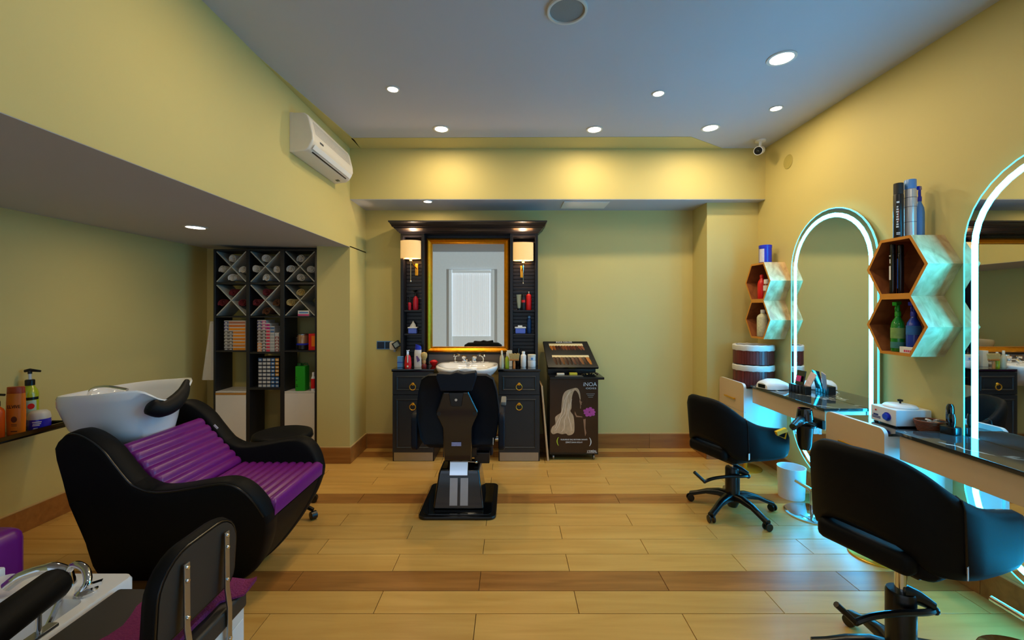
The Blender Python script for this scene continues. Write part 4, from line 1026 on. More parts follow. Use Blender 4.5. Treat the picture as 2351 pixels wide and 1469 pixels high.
for ln in ([(470,634),(420,680),(392,780),(384,850),(350,900),(330,960),(300,1010)],[(440,640),(392,720),(372,800),(345,880),(318,930),(300,985)],[(452,720),(430,800),(420,870),(440,940),(455,1010)],[(425,760),(408,850),(385,920),(380,990),(350,1025)]):
    q = [pp(*p) for p in ln]; q = [(a[0],a[2]) for a in smoothpath([(u,0,w_) for u, w_ in q], 5)]
    g.prism([(u-0.003,w_) for u, w_ in q]+[(u+0.003,w_) for u, w_ in q[::-1]],'y',-0.0041,-0.0034)
g.build('strand_print', STRAND, po, smooth=False)
g = G()
for k in range(9):
    a = k*2*PI/9; c0 = (618,838)
    g.prism([pp(c0[0]+r*math.cos(a+da)*1.0, c0[1]+r*0.75*math.sin(a+da)) for r, da in ((4,0),(30,-0.42),(46+5*(k % 2),-0.33),(55+6*(k % 2),-0.12),(56+6*(k % 2),0.12),(46+5*(k % 2),0.33),(30,0.42))],'y',-0.0037-0.00005*k,-0.0031)
g.build('flower_print', M('orchid_print',(176,70,150),0.4,var=0.6,scale=60), po, smooth=False)
tx, tz = pp(622,586); text('iNOA', 0.052, PRINTW, po, (tx,-0.0036,tz), bold=0.0)
tx, tz = pp(632,622); text('ODS2', 0.02, PRINTW, po, (tx,-0.0036,tz), sx=2.0)
g = G()
for k, (yy, hw_) in enumerate(((672,0.040),(686,0.030),(702,0.022))): tx, tz = pp(628,yy); g.box(tx-hw_,tx+hw_,-0.0036,-0.0031,tz-0.0025,tz+0.0025)
g.build('print', M('grey_print2',(120,120,120),0.5), po, smooth=False)
tx, tz = pp(474,1090); text('KUSURSUZ SAÇ BOYAMA SANATI', 0.0165, PRINTW, po, (tx,-0.0036,tz), bold=0.0003)
tx, tz = pp(474,1115); text('ŞİMDİ DAHA KOLAY', 0.0165, PRINTW, po, (tx,-0.0036,tz), bold=0.0003)
tx, tz = pp(320,1100); text('(', 0.085, M('lime_print',(190,210,40),0.5), po, (tx,-0.0036,tz))
tx, tz = pp(628,1105); text(')', 0.085, PRINTW, po, (tx,-0.0036,tz))
tx, tz = pp(640,1196); text("L'ORÉAL", 0.024, PRINTW, po, (tx,-0.0036,tz), bold=0.0004)
tx, tz = pp(640,1206); G().box(tx-0.048,tx+0.048,-0.0036,-0.0031,tz-0.006,tz-0.003).build('print', PRINTW, po)
for x in (-0.19,0.19):
    for y in (0.04,0.26):
        o = G().lathe([(0.021,-0.009),(0.025,-0.006),(0.025,0.006),(0.021,0.009)],(x,y,0.0252),16,axis='x').build('castor_wheel', STEEL, t)
        G().box(x-0.014,x+0.014,y-0.012,y+0.012,0.0508,0.0548).build('castor_fork', BLACKPL, o)
G().box(-w-0.004,w+0.045,-0.06,0.25,0.766,0.788).build('tray', BLACKPL, t, bevel=0.004)
G().box(-w-0.004,w+0.004,0.14,0.30,0.7883,0.87).build('neck', BLACKPL, t, bevel=0.003)
# slanted swatch board
sb = [(-w-0.012,0.06,0.865),(w+0.02,0.06,0.865),(w-0.05,0.30,1.095),(-w-0.012-0.03,0.30,1.095)]
nrm = Vector((0,-0.692,0.722))
up = Vector((-0.02,0.722,0.692)); rt = Vector((1,0,0))
oc = Vector((-0.01,0.18,0.98))
G().loft([[tuple(Vector(p)-nrm*0.03) for p in sb],[tuple(Vector(p)) for p in sb]]).build('swatch_board', BLACKPL, t, bevel=0.006, seg=2)
def onb(u, v, n_=0.0): # u across -1..1, v 0..1 up
    a = Vector(sb[0]).lerp(Vector(sb[3]), v); b = Vector(sb[1]).lerp(Vector(sb[2]), v)
    return tuple(a.lerp(b,(u+1)/2)+nrm*n_)
for (v0, v1, v2, ua, ub, cols) in ((0.64,0.80,0.89,-0.76,0.72,((186,110,40),(150,80,30),(70,30,16),(64,26,20),(120,60,30),(132,66,30),(104,40,20),(90,34,18),(110,50,28),(70,30,16),(130,66,40),(150,90,60))),
                                   (0.10,0.36,0.44,-0.74,0.78,((60,28,14),(48,22,14),(110,66,30),(60,26,14),(40,18,12),(90,50,34),(56,24,20),(130,82,44),(52,26,14),(180,110,30)))):
    G().loft([[onb(ua,v1,0.0005),onb(ub,v1,0.0005),onb(ub,v2,0.0005),onb(ua,v2,0.0005)],[onb(ua,v1,0.004),onb(ub,v1,0.004),onb(ub,v2,0.004),onb(ua,v2,0.004)]]).build('swatch_strip', M('ivory_strip',(214,196,150),0.5), t, smooth=False)
    N = len(cols)
    for k, c in enumerate(cols):
        u0 = ua+(ub-ua)*k/N; u1 = u0+(ub-ua)/N*0.9; sk = 0.05
        mt = M('hair_swatch_%d_%d_%d' % c, c, 0.3, var=0.35, scale=120, stretch=(6,1,1))
        G().loft([[onb(u0,v1-0.002,0.0006),onb(u1,v1-0.002,0.0006),onb((u0+u1)/2,v1-0.002,0.010)],[onb(u0+sk*0.5,(v0+v1)/2,0.0006),onb(u1+sk*0.5,(v0+v1)/2,0.0006),onb((u0+u1)/2+sk*0.5,(v0+v1)/2,0.012)],[onb(u0+sk+0.03,v0,0.0006),onb(u1+sk-0.03,v0,0.0006),onb((u0+u1)/2+sk,v0,0.004)]]).build('hair_swatch', mt, t)
tx = onb(-0.06,0.955,0.0008); text('INOA COLOR', 0.026, PRINTW, t, tx, (math.radians(90-46.2),0,0))
# small things on its tray
for lb, x, y, sx_, sy_, sz_, mt in (('small cream box on the display stand tray',-0.12,0.05,0.035,0.02,0.022,CREAMP),('small lime yellow box on the display stand tray',0.0,0.045,0.036,0.024,0.026,M('lime_box',(206,196,60),0.4))):
    b_ = thing('carton', lb, 'box', (0.595+x,4.0+y,0.7885)); G().box(-sx_,sx_,-sy_,sy_,0,sz_).build('box', mt, b_, bevel=0.002)
b_ = thing('foil_roll', 'crumpled strip of foil lying on the display stand tray', 'foil', (0.595+0.15,4.035,0.7885), 0.1)
g = G(); N = 14
g.loft([[(-0.08+0.16*i/N, y, 0.004+0.022*abs(math.sin(i*1.7+j))) for i in range(N+1)] for j, y in enumerate((-0.04,-0.015,0.01,0.035))], cap=False, ring_closed=False)
g.build('foil', CHROME, b_, smooth=False)
b_ = thing('colour_chart', 'dark folded colour chart on the display stand tray', 'chart', (0.595-0.03,3.975,0.7885)); G().box(-0.15,0.11,-0.025,0.02,0,0.006).box(-0.14,0.10,-0.022,0.02,0.0062,0.011).build('chart', M('grey_card',(70,72,70),0.5), b_, bevel=0.001, seg=1)

# leaning board beside the stand
g = G(); b_ = thing('leaning_board', 'thin pale wooden board leaning between the vanity and the display stand', 'board', (0.325, 4.08, 0))
G().loft([[(0.018,-0.10,0.0),(0.035,-0.10,0.003),(0.035,0.22,0.003),(0.018,0.22,0.0)],[(-0.040,-0.10,0.70),(-0.024,-0.10,0.70),(-0.024,0.22,0.70),(-0.040,0.22,0.70)]]).build('board', wood('pine_board',(196,158,116),(222,190,148),0.5,axis=2), b_, bevel=0.002)

# ---------------------------------------------------------------- black shelving unit in the alcove
t = thing('shelving_unit', 'tall black shelving unit with crossed towel racks in the alcove', 'shelf', (0, 4.03, 0))
D = 0.25
cols = [(-2.786,-2.496),(-2.463,-2.175),(-2.134,-1.848)]
ups = [(-2.806,-2.786),(-2.496,-2.463),(-2.175,-2.134),(-1.848,-1.818)]
TOPZ = 1.985
for a, b in ups: G().box(a+0.0004,b-0.0004,0,D,0.0,TOPZ).build('upright', SHELFB, t, bevel=0.0015, seg=1)
rows = [(1.968,TOPZ),(1.652,1.671),(1.338,1.352)]
rc = {0:[(1.012,1.028),(0.628,0.640),(0.04,0.055)],1:[(0.996,1.014),(0.655,0.678),(0.04,0.055)],2:[(1.012,1.028),(0.628,0.640),(0.04,0.055)]}
for c, (a, b) in enumerate(cols):
    for z0, z1 in rows+rc[c]: G().box(a,b,0.002,D,z0,z1).build('shelf_board', SHELFB if (z0,z1) != (0.628,0.640) else CREAMW, t, bevel=0.001, seg=1)
    for z0, z1 in ((1.671,1.968),(1.352,1.652)):
        zc, xc = (z0+z1)/2, (a+b)/2; hw, hz = (b-a)/2, (z1-z0)/2; L = math.hypot(hw,hz); th = 0.0045
        ux, uz = hw/L, hz/L
        L2 = L-0.008
        def dia(s, i0, i1):
            return G().obox((xc+s*ux*(i0+i1)/2, (D+0.003)/2+0.002, zc+uz*(i0+i1)/2),(s*ux,0,uz),(0,1,0),(-uz,0,s*ux),abs(i1-i0)/2,D/2-0.004,th)
        dia(1,-L2,L2).build('divider', PALE, t, smooth=False)
        dia(-1,-L2,-0.006).build('divider', PALE, t, smooth=False); dia(-1,0.006,L2).build('divider', PALE, t, smooth=False)
G().box(cols[0][0]+0.002,cols[0][1]-0.002,-0.002,0.014,0.057,0.607).build('cupboard_door', CREAMW, t, bevel=0.001)
G().box(cols[0][0]+0.002,cols[0][1]-0.002,-0.003,0.001,0.609,0.626).build('edge_strip', M('pine_edge',(196,140,66),0.5), t)
G().box(cols[2][0]+0.002,cols[2][1]-0.002,-0.002,0.014,0.057,0.626).build('cupboard_door', CREAMW, t, bevel=0.001)

# rolled towels in the crossed racks
def roll_mesh(r, L, seed):
    rnd = random.Random(seed); g = G(); rings = []
    turns = 2.6; n = 40; th = r/(turns+0.6)*0.55
    for i in range(n+1):
        a = turns*2*PI*i/n; rr = r*(0.16+0.84*i/n); c, s = math.cos(a), math.sin(a); w = 0.01*math.sin(a*1.3+seed)
        rings.append([((rr-th/2)*c, 0.0+w, (rr-th/2)*s),((rr+th/2-th*0.1)*c, -0.004+w, (rr+th/2-th*0.1)*s),((rr+th/2)*c, 0.006+w, (rr+th/2)*s),((rr+th/2)*c, L, (rr+th/2)*s),((rr-th/2)*c, L, (rr-th/2)*s)])
    g.loft(rings, True); return g
CELLS = {0: (1.671, 1.968), 1: (1.352, 1.652)}
CLS = ('first column from the basin', 'middle column', 'column by the pier')
def put(cname, c, row, notch, r, mat, kind):
    a, b = cols[c]; z0, z1 = CELLS[row]; xc, zc = (a+b)/2, (z0+z1)/2; hw, hz = (b-a)/2, (z1-z0)/2; q = r*1.16
    d = hw-q-0.004; dz = -(d-(q+0.008)/0.7)
    pos = {'top': (0.0, (q+0.008)/0.7), 'bottom': (0.0, -(hz-q-0.001)), 'basin-side': (-d, dz), 'pier-side': (d, dz)}[notch]
    lab = '%s rolled towel in the %s notch, %s rack, %s' % (cname, notch, ('upper','second')[row], CLS[c])
    t = thing('rolled_towel', lab, 'towel', (xc+pos[0], 4.06, zc+pos[1]))
    roll_mesh(r, 0.19, kind).build('roll', mat, t, ang=60)
for c in range(3):
    for k, (nt, r) in enumerate((('top',0.040),('basin-side',0.038),('pier-side',0.036),('bottom',0.038))): put('white', c, 0, nt, r, WTOWEL, c*4+k)
for c, row in enumerate(((RTOWEL,RTOWEL,RTOWEL,None),(RTOWEL,RTOWEL,BTOWEL,BTOWEL),(YTOWEL,YTOWEL,None,None))):
    for k, m_ in enumerate(row):
        if m_: put({RTOWEL:'burgundy',BTOWEL:'brown',YTOWEL:'cream'}[m_], c, 1, ('top','basin-side','pier-side','bottom')[k], 0.037, m_, c*4+k+20)
KX = 4.05/980
t = thing('carton', 'flat white carton with blue and pink print in the second rack', 'box', (-1.962, 4.045, 1.3525))
G().box(-0.053,0.053,0,0.12,0,0.052).build('box', WHITEP, t, bevel=0.001, seg=1); G().box(-0.053,0.053,-0.0008,-0.0002,0.002,0.017).build('pink_band', M('pink_print',(210,50,130),0.5), t); G().box(-0.04,0.045,-0.0008,-0.0002,0.025,0.04).build('blue_band', SKYB, t)

# hair dye cartons: every carton an object
CW = M('carton_white', (206,204,200), 0.55)
cm = {}
def carton_mesh(w, h, col, two, dark):
    key = (round(w,4), round(h,4), col, two, dark)
    if key in cm: return cm[key]
    mt = M('carton_%d_%d_%d' % col, col, 0.5, var=0.12, scale=60)
    g = G(); d = 0.15
    g.m(1); g.box(-w/2,w/2,0,d,0,h)
    g.m(0); g.box(-w/2+0.001,w/2-0.001,-0.0009,-0.0001,0.001,h*0.74)
    if two: g.m(2); g.box(-w*0.28,w*0.30,-0.0016,-0.0010,h*0.16,h*0.5)
    o = g.build('dye_carton', [mt, M('carton_navy',(16,22,44),0.45) if dark else CW, CW], smooth=False)
    me = o.data; bpy.data.objects.remove(o); cm[key] = me; return me
def carton(label, x, z, w, h, col, two, group, yo=0.0):
    o = bpy.data.objects.new('dye_carton', carton_mesh(w, h, col, two, 'blue' in group)); COL.objects.link(o)
    o.location = (x, 4.05+yo, z); return tag(o, label, 'box', group)
KS = 4.05/980
def X_(px): return (px-1172)*KS
ORD = ('bottom','second','third','fourth','fifth','sixth','seventh','eighth','ninth','tenth')
NAVY, DK, ORA, ORB, PNK, MAG, GRY, DRD, SKB, LGT, GLD = (30,34,110),(52,44,44),(214,130,40),(226,138,24),(206,60,90),(176,30,120),(160,166,166),(120,24,34),(60,120,190),(166,176,190),(214,150,40)
z0 = 1.0284; P = 0.0312
for i in range(9):
    carton('%s dye carton from the bottom, narrow stack at the dark side of the orange compartment' % ORD[i], X_(519.4), z0+i*P, 0.040, 0.0308, NAVY if i > 5 else (64,62,66), True, 'dye cartons in the orange compartment')
    if i < 6: carton('%s dye carton from the bottom, second narrow stack beside the orange ones' % ORD[i], X_(529.8), z0+i*P, 0.040, 0.0308, DK, True, 'dye cartons in the orange compartment')
    wide = i > 5
    xa, xb = (525.5 if wide else 535.0), 563.5
    carton('%s orange lengthwise dye carton from the bottom, in the basin-side compartment' % ORD[i], (X_(xa)+X_(xb))/2, z0+i*P, X_(xb)-X_(xa), 0.0308, ((170,110,84) if i == 8 else (206,112,36) if i == 7 else ORA if i % 2 else ORB), False, 'dye cartons in the orange compartment')
z0 = 1.0144; P = 0.0300
for s, (xa, n, w) in enumerate(((595.8,10,0.041),(606.0,10,0.041),(615.5,9,0.036),(625.2,8,0.040),(635.8,6,0.038))):
    for i in range(n):
        if s == 0: c = ORA if i < 3 else NAVY if i > 6 else (70,40,34)
        elif s == 1: c = DK if i < 7 else MAG
        elif s == 2: c = PNK if i < 7 else MAG
        elif s == 3: c = GRY if i < 6 else (80,110,150)
        else: c = DRD if i < 5 else LGT
        carton('%s dye carton from the bottom of the %s stack in the middle pink compartment' % (ORD[i], ('first','second','third','fourth','fifth')[s]), X_(xa), z0+i*P, w, 0.0296, c, s in (0,1,4), 'dye cartons in the pink compartment')
z0 = 0.6784; P = 0.0352
for s, xa in enumerate((597.4,607.2,616.9,626.5,636.2)):
    for i in range(8):
        c = GLD if (s == 4 and i > 2) else SKB if s > 2 or (i > 6 and s == 0) else LGT
        carton('%s small dye carton from the bottom of the %s stack in the blue compartment' % (ORD[i], ('first','second','third','fourth','fifth')[s]), X_(xa), z0+i*P, 0.0355, 0.0335, c, True, 'dye cartons in the blue compartment')
# other things on the shelves
t = thing('styling_pot', 'shiny copper coloured tub with blue base in the pier-side compartment', 'tub', (X_(687.5), 4.12, 1.0284))
G().lathe([(0.040,0),(0.05,0.006),(0.05,0.045)],n=28).build('base', M('black_tub',(16,16,22),0.3), t)
G().lathe([(0.058,0.0453),(0.060,0.052),(0.052,0.062)],n=28).build('blue_rim', BLUE, t)
G().lathe([(0.050,0.0623),(0.050,0.135),(0.047,0.14)],n=28).build('tub', M('copper_sheen',(176,140,110),0.25,metal=0.6), t)
G().lathe([(0.052,0.1403),(0.052,0.15),(0.048,0.153)],n=28).build('lid', STEEL, t)
t = thing('carton', 'red carton with an orange panel in the pier-side compartment', 'box', (X_(716.0), 4.06, 1.0284))
G().box(-0.036,0.028,0,0.10,0,0.155).build('box', RED, t, bevel=0.001, seg=1); G().box(-0.008,0.026,-0.0008,-0.0002,0.035,0.135).build('panel', ORANGE, t)
t = thing('dark_tub', 'dark tub in shadow behind the copper coloured tub', 'tub', (X_(667.0), 4.205, 1.0284)); G().lathe([(0.04,0),(0.045,0.11),(0.042,0.115)],n=24).build('tub', BLACKPL, t)
t = thing('canister', 'bright green plastic canister standing on the cupboard top', 'canister', (X_(688.5), 4.10, 0.6404))
G().prism(rrect(-0.050,0.048,-0.048,0.048,0.014),'z',0,0.235).build('body', GREEN, t, bevel=0.008, seg=2)
G().lathe([(0.024,0.2353),(0.024,0.258),(0.02,0.26)],(-0.025,0,0),18).build('cap', M('dark_green',(14,70,24),0.35), t)
G().tube([(0.0,0,0.236),(0.012,0,0.255),(0.045,0,0.255),(0.052,0,0.236)],0.007,8).build('handle', M('dark_green'), t)
g = G()
for k, (zz, ww) in enumerate(((0.04,0.018),(0.055,0.014),(0.10,0.010),(0.125,0.006))): g.box(-0.038,-0.038+ww,-0.0487,-0.0481,zz,zz+0.008)
g.build('print', M('dark_green'), t, smooth=False)
t = thing('red_bottle', 'red and white bottle at the pier edge beside the green canister', 'bottle', (X_(718.2), 4.06, 0.6404))
G().lathe([(0.019,0),(0.02,0.004),(0.02,0.12),(0.012,0.14)],n=18).build('body', WHITEP, t); G().lathe([(0.0204,0.025),(0.0208,0.025),(0.0208,0.118),(0.0204,0.118)],n=18,cap=False).build('label_sleeve', RED, t); G().lathe([(0.011,0.1403),(0.011,0.175),(0.006,0.178)],n=14).build('cap', WHITEP, t)
# white cloth hanging at the side of the unit
t = thing('hanging_towel', 'white towel hanging beside the black shelving unit', 'towel', (-2.87, 4.10, 0.74))
g = G(); rr = []
for k in range(9):
    z = k/8*0.56; w = 0.075-0.055*(k/8)
    rr.append([(w*math.cos(2*PI*i/16)-0.02+0.03*k/8, 0.02*math.sin(2*PI*i/16)*(1+0.4*math.sin(i*2.0+k*0.3)), z) for i in range(16)])
g.loft(rr).build('cloth', WTOWEL, t)
G().lathe([(0.012,-0.02),(0.012,0.245)],(0.01,0,0.545),10,axis='y').build('hook', CHROME, t)

# ---------------------------------------------------------------- shampoo chair with basin
t = thing('shampoo_chair', 'black shampoo chair with ribbed purple cushions, facing across the room', 'chair', (-1.75, 2.345, 0))
X0, Y0 = -1.75, 2.345
top = [(-2.115,0.794),(-2.085,0.825),(-2.039,0.838),(-1.977,0.818),(-1.901,0.767),(-1.846,0.698),(-1.790,0.636),(-1.735,0.594),(-1.666,0.567),(-1.590,0.567),(-1.487,0.583),(-1.383,0.601),(-1.306,0.604),(-1.244,0.573),(-1.196,0.511),(-1.165,0.435)]
front = [(-1.168,0.40),(-1.185,0.33),(-1.22,0.25),(-1.265,0.17),(-1.32,0.095),(-1.375,0.04),(-1.43,0.006)]
bot = [(-1.50,0.0),(-2.17,0.0)]
backp = [(-2.20,0.03),(-2.185,0.12),(-2.155,0.28),(-2.13,0.45),(-2.125,0.62),(-2.128,0.74)]
prof = [(x-X0,z) for x, z in top+front+bot+backp]
def oy(z): return 0.375-0.26*max(0.0,(0.62-z)/0.62)**1.5      # half width at height z
def densify(p, n):
    q = smoothpath([(x,0,z) for x,z in p], n); return [(a[0],a[2]) for a in q]
topd = densify(top, 4); frontd = densify(front, 4)
def interp(pts, x):
    for (xa,za),(xb,zb) in zip(pts[:-1], pts[1:]):
        if min(xa,xb)-1e-9 <= x <= max(xa,xb)+1e-9: return za+(zb-za)*((x-xa)/(xb-xa) if abs(xb-xa) > 1e-9 else 0)
    return pts[-1][1]
upc = [(-2.20,0.02),(-2.192,0.12),(-2.175,0.28),(-2.16,0.45),(-2.15,0.62),(-2.142,0.72),(-2.131,0.772),(-2.115,0.80)]+topd[2:]
loc_ = [(-2.20,0.0),(-1.50,0.0)]+frontd[::-1]
xs_ = sorted(set([round(x,4) for x, z in upc]+[round(-2.2+i*(2.2-1.166)/48,4) for i in range(49)]))
xs_ = [x for x in xs_ if -2.2 <= x <= -1.1655]
ROWS = 14
def shear(p):
    x, y, z = p; w = min(1.0, max(0.0, (-1.75-(x+X0))/0.35))
    return (x+w*interp([(0.0,0.06),(0.02,0.07),(0.12,0.08),(0.28,0.11),(0.45,0.105),(0.62,0.085),(0.77,0.03),(0.9,0.02)], z), y, z)
def panel_grid(s):
    g = G(); outer = []; inner = []
    for x in xs_:
        zu = interp(upc, x); zl = min(interp(loc_, x), zu-0.004)
        zl = max(0.0, zl)
        outer.append([(x-X0, s*oy(zl+(zu-zl)*j/ROWS), zl+(zu-zl)*j/ROWS) for j in range(ROWS+1)])
        inner.append([(x-X0, s*max(0.01,oy(zl+(zu-zl)*j/ROWS)-0.105), zl+(zu-zl)*j/ROWS) for j in range(ROWS+1)])
    outer = [[shear(p) for p in c] for c in outer]; inner = [[shear(p) for p in c] for c in inner]
    vo = [[g.v(p) for p in c] for c in outer]; vi = [[g.v(p) for p in c] for c in inner]
    for va in (vo, vi):
        for i in range(len(va)-1):
            for j in range(ROWS): g.face([va[i][j],va[i+1][j],va[i+1][j+1],va[i][j+1]])
    def loop(va): return [c[-1] for c in va]+va[-1][-2::-1]+[c[0] for c in va[-2::-1]]+va[0][1:-1]
    lo, li = loop(vo), loop(vi); n = len(lo)
    # rounded rim: two rings bulging outwards between the faces
    def offs(k, d, f):
        p0, p1 = lo[k-1].co, lo[(k+1) % n].co; tx, tz = p1.x-p0.x, p1.z-p0.z; L = math.hypot(tx,tz) or 1
        nx, nz = -tz/L, tx/L
        p = lo[k].co.lerp(li[k].co, f)
        return (p.x+nx*d, p.y, max(0.0, p.z+nz*d))
    prev = lo
    for f, d in ((0.05,0.006),(0.15,0.012),(0.5,0.016),(0.85,0.012),(0.95,0.006)):
        ring = [g.v(offs(k, d, f)) for k in range(n)]
        for k in range(n): g.face([prev[k],prev[(k+1) % n],ring[(k+1) % n],ring[k]])
        prev = ring
    for k in range(n): g.face([prev[k],prev[(k+1) % n],li[(k+1) % n],li[k]])
    return g
for s in (-1,1):
    panel_grid(s).build('side_panel', BLACK, t, ang=75)
    G().tube([shear((x-X0, s*(oy(z)-0.001), z+0.004)) for x, z in topd[5:]], 0.0042, 6).build('piping', BLACKPL, t)
# hull between the panels, below the cushions
hull = [(-1.90-X0,0.70),(-1.66-X0,0.43),(-1.19-X0,0.405)]+[(x-X0+0.010,z) for x, z in frontd]+[(-1.50-X0,0.003),(-2.09-X0,0.003),(-2.07-X0,0.12),(-2.04-X0,0.40),(-2.04-X0,0.70)]
G().loft([[(x,-max(0.02,oy(z)-0.05),z) for x, z in hull],[(x,max(0.02,oy(z)-0.05),z) for x, z in hull]]).build('hull', BLACK, t, ang=40)
def cushion(name, a, b, n, thick, hw):
    """ribbed cushion along a-b (x,z), ribs run across the chair."""
    a, b = Vector((a[0],0,a[1])), Vector((b[0],0,b[1])); d = (b-a); L = d.length; d.normalize(); nn = Vector((-d.z,0,d.x))
    if nn.z < 0: nn = -nn
    topc = []
    for i in range(n):
        for f, hgt in ((0.04,-0.008),(0.2,0.0),(0.5,0.004),(0.8,0.0),(0.96,-0.008)):
            topc.append(a+d*(L*(i+f)/n)+nn*hgt)
    low = [b+d*0.004-nn*0.02, b-nn*thick, a-nn*thick, a-d*0.004-nn*0.02]
    ring0 = topc+low
    rings = []
    for y, sc in ((-hw,-0.016),(-hw+0.006,-0.006),(-hw+0.02,0),(hw-0.02,0),(hw-0.006,-0.006),(hw,-0.016)):
        rings.append([tuple(Vector((p.x,y,p.z))+nn*(sc if k < len(topc) else 0)) for k, p in enumerate(ring0)])
    return G().loft(rings).build(name, PURPLE, t, ang=50)
cushion('back_cushion', (-1.885-X0,0.765), (-1.625-X0,0.497), 7, 0.052, 0.262)
cushion('seat_cushion', (-1.630-X0,0.492), (-1.150-X0,0.490), 10, 0.078, 0.262)
G().obox((-1.80-X0,0.2635,0.70),(0.7,0,-0.7),(0,1,0),(0.7,0,0.7),0.016,0.0012,0.006).build('fabric_tag', PRINTW, t)
# basin
def bring(a, b, z, zf=None, cx_=-2.095, cy_=0.0, sq=0.8):
    r = []
    for i in range(48):
        th = 2*PI*i/48; c, s = math.cos(th), math.sin(th)
        x = cx_+a*math.copysign(abs(c)**sq, c); y = cy_+b*math.copysign(abs(s)**sq, s)
        zz = z
        if zf:
            e = abs(((th+0.12+PI) % (2*PI))-PI)
            notch = math.exp(-(e/0.46)**2.6)
            zz = z + 0.055*(0.5+0.5*c)-0.01 - zf*notch
        r.append((x-X0,y,zz))
    return r
G().loft([bring(0.13,0.12,0.705,cx_=-2.08),bring(0.175,0.165,0.72,cx_=-2.08),bring(0.215,0.205,0.80,0.0,cx_=-2.11),bring(0.25,0.235,0.92,0.04,cx_=-2.12),bring(0.272,0.245,0.965,0.08),bring(0.268,0.24,0.976,0.085),bring(0.254,0.228,0.970,0.085),bring(0.24,0.21,0.93,0.06),bring(0.18,0.17,0.82,cx_=-2.14),bring(0.10,0.09,0.775,cx_=-2.15),bring(0.02,0.02,0.772,cx_=-2.15)]).build('basin', CERAMIC, t, ang=60)
G().tube(smoothpath([(-1.865-X0,-0.150,0.925),(-1.838-X0,-0.105,0.893),(-1.830-X0,-0.03,0.905),(-1.845-X0,0.06,0.95),(-1.872-X0,0.125,1.005)],6),[0.02,0.034]+[0.042]*12+[0.04,0.038,0.036,0.034,0.031,0.028,0.025,0.022,0.019,0.016,0.013],14).build('neck_rest', M('gel_black',(14,16,20),0.6,spec=0.2), t)
G().lathe([(0.025,0.70),(0.11,0.66),(0.14,0.55),(0.15,0.40)],(-2.06-X0,0,0),24).build('basin_pillar', BLACKPL, t)
G().tube(smoothpath([(-2.30-X0,-0.02,0.93),(-2.27-X0,-0.03,0.985),(-2.18-X0,-0.04,1.0),(-2.06-X0,-0.05,0.985)],5),0.0085,8).lathe([(0.018,0.925),(0.018,0.94)],(-2.30-X0,-0.02,0),14).build('faucet', CHROME, t)

# round stool behind the shampoo chair
t = thing('round_stool', 'black round rolling stool behind the shampoo chair', 'stool', (-1.565, 2.935, 0))
G().lathe([(0.16,0.515),(0.185,0.525),(0.19,0.55),(0.185,0.57),(0.165,0.577),(0.001,0.579)],n=36).build('seat', BLACK, t, ang=60)
G().torus((0,0,0.538),0.1895,0.0035,'z',36,6).build('piping', BLACKPL, t)
G().cyl((0,0,0.30),(0,0,0.5148),0.018,n=14).cyl((0,0,0.08),(0,0,0.30),0.028,n=16).build('column', CHROME, t)
for k in range(5):
    a = math.radians(60)+2*PI*k/5; c, s = math.cos(a), math.sin(a)
    lg = G().tube([(0.02*c,0.02*s,0.10),(0.14*c,0.14*s,0.095),(0.235*c,0.235*s,0.062)],[0.02,0.016,0.013],8).build('leg', BLACKPL, t)
    g = G(); g.lathe([(0.014,-0.02),(0.0265,-0.018),(0.0265,0.018),(0.014,0.02)],(0,0,0),16,axis='x')
    bmesh.ops.transform(g.bm, matrix=Matrix.Translation((0.238*c,0.238*s,0.0267))@Matrix.Rotation(a*1.7,4,'Z'), verts=g.bm.verts); g.build('caster', BLACKPL, lg)

# ---------------------------------------------------------------- tray shelf on the side wall
t = thing('tray_shelf', 'narrow black tray shelf on the side wall, holding shampoo bottles', 'shelf', (XL, 2.40, 0.655))
G().box(0.0005,0.22,-0.40,0.40,0.0,0.010).build('tray', BLACKGL, t, bevel=0.002)
G().box(0.208,0.22,-0.388,0.388,0.0102,0.036).box(0.0005,0.22,0.388,0.40,0.0102,0.036).box(0.0005,0.22,-0.40,-0.388,0.0102,0.036).build('rim', BLACKGL, t, bevel=0.002)
ZT = 0.6654
LIMEL = M('lime_bottle',(176,190,34),0.15,coat=0.6)
t = bottle('lime green pump bottle with black pump and red spot label on the tray shelf', (-3.045,2.705,ZT), 0.285, 0.042, LIMEL, M('black_plastic'), 0.5, 0.12, 0.80, [(0.02,0.165,0.042,M('mint_label',(176,206,190),0.4,var=0.15,scale=40),-1.75,0.0),(0.168,0.184,0.042,BLACKPL,-1.8,0.4)], name='pump_bottle')
t.scale = (0.95, 0.95, 1.08)
a = -0.62; G().tube([(0.0425*math.cos(a),0.0425*math.sin(a),0.132),(0.0442*math.cos(a),0.0442*math.sin(a),0.132)],0.0165,20).build('red_spot', RED, t)
G().cyl((0,0,0.2852),(0,0,0.318),0.008,n=10).build('pump_stem', WHITEP, t)
G().cyl((0,0,0.3182),(0,0,0.337),0.011,n=12).tube([(-0.025,-0.01,0.335),(0.0,0,0.340),(0.05,0.02,0.331)],[0.008,0.010,0.006],8).build('pump_head', BLACKPL, t)
t = thing('shampoo_bottle', 'orange shampoo bottle with dark print at the front of the tray shelf', 'bottle', (-2.948,2.545,ZT), math.radians(14)); t.scale = (1.05, 1.05, 1.40)
G().loft([[(w*math.cos(2*PI*k/24), d_*math.sin(2*PI*k/24), z) for k in range(24)] for z, w, d_ in ((0,0.038,0.022),(0.01,0.041,0.024),(0.08,0.044,0.025),(0.15,0.043,0.022),(0.18,0.042,0.018))]).build('body', ORANGE, t)
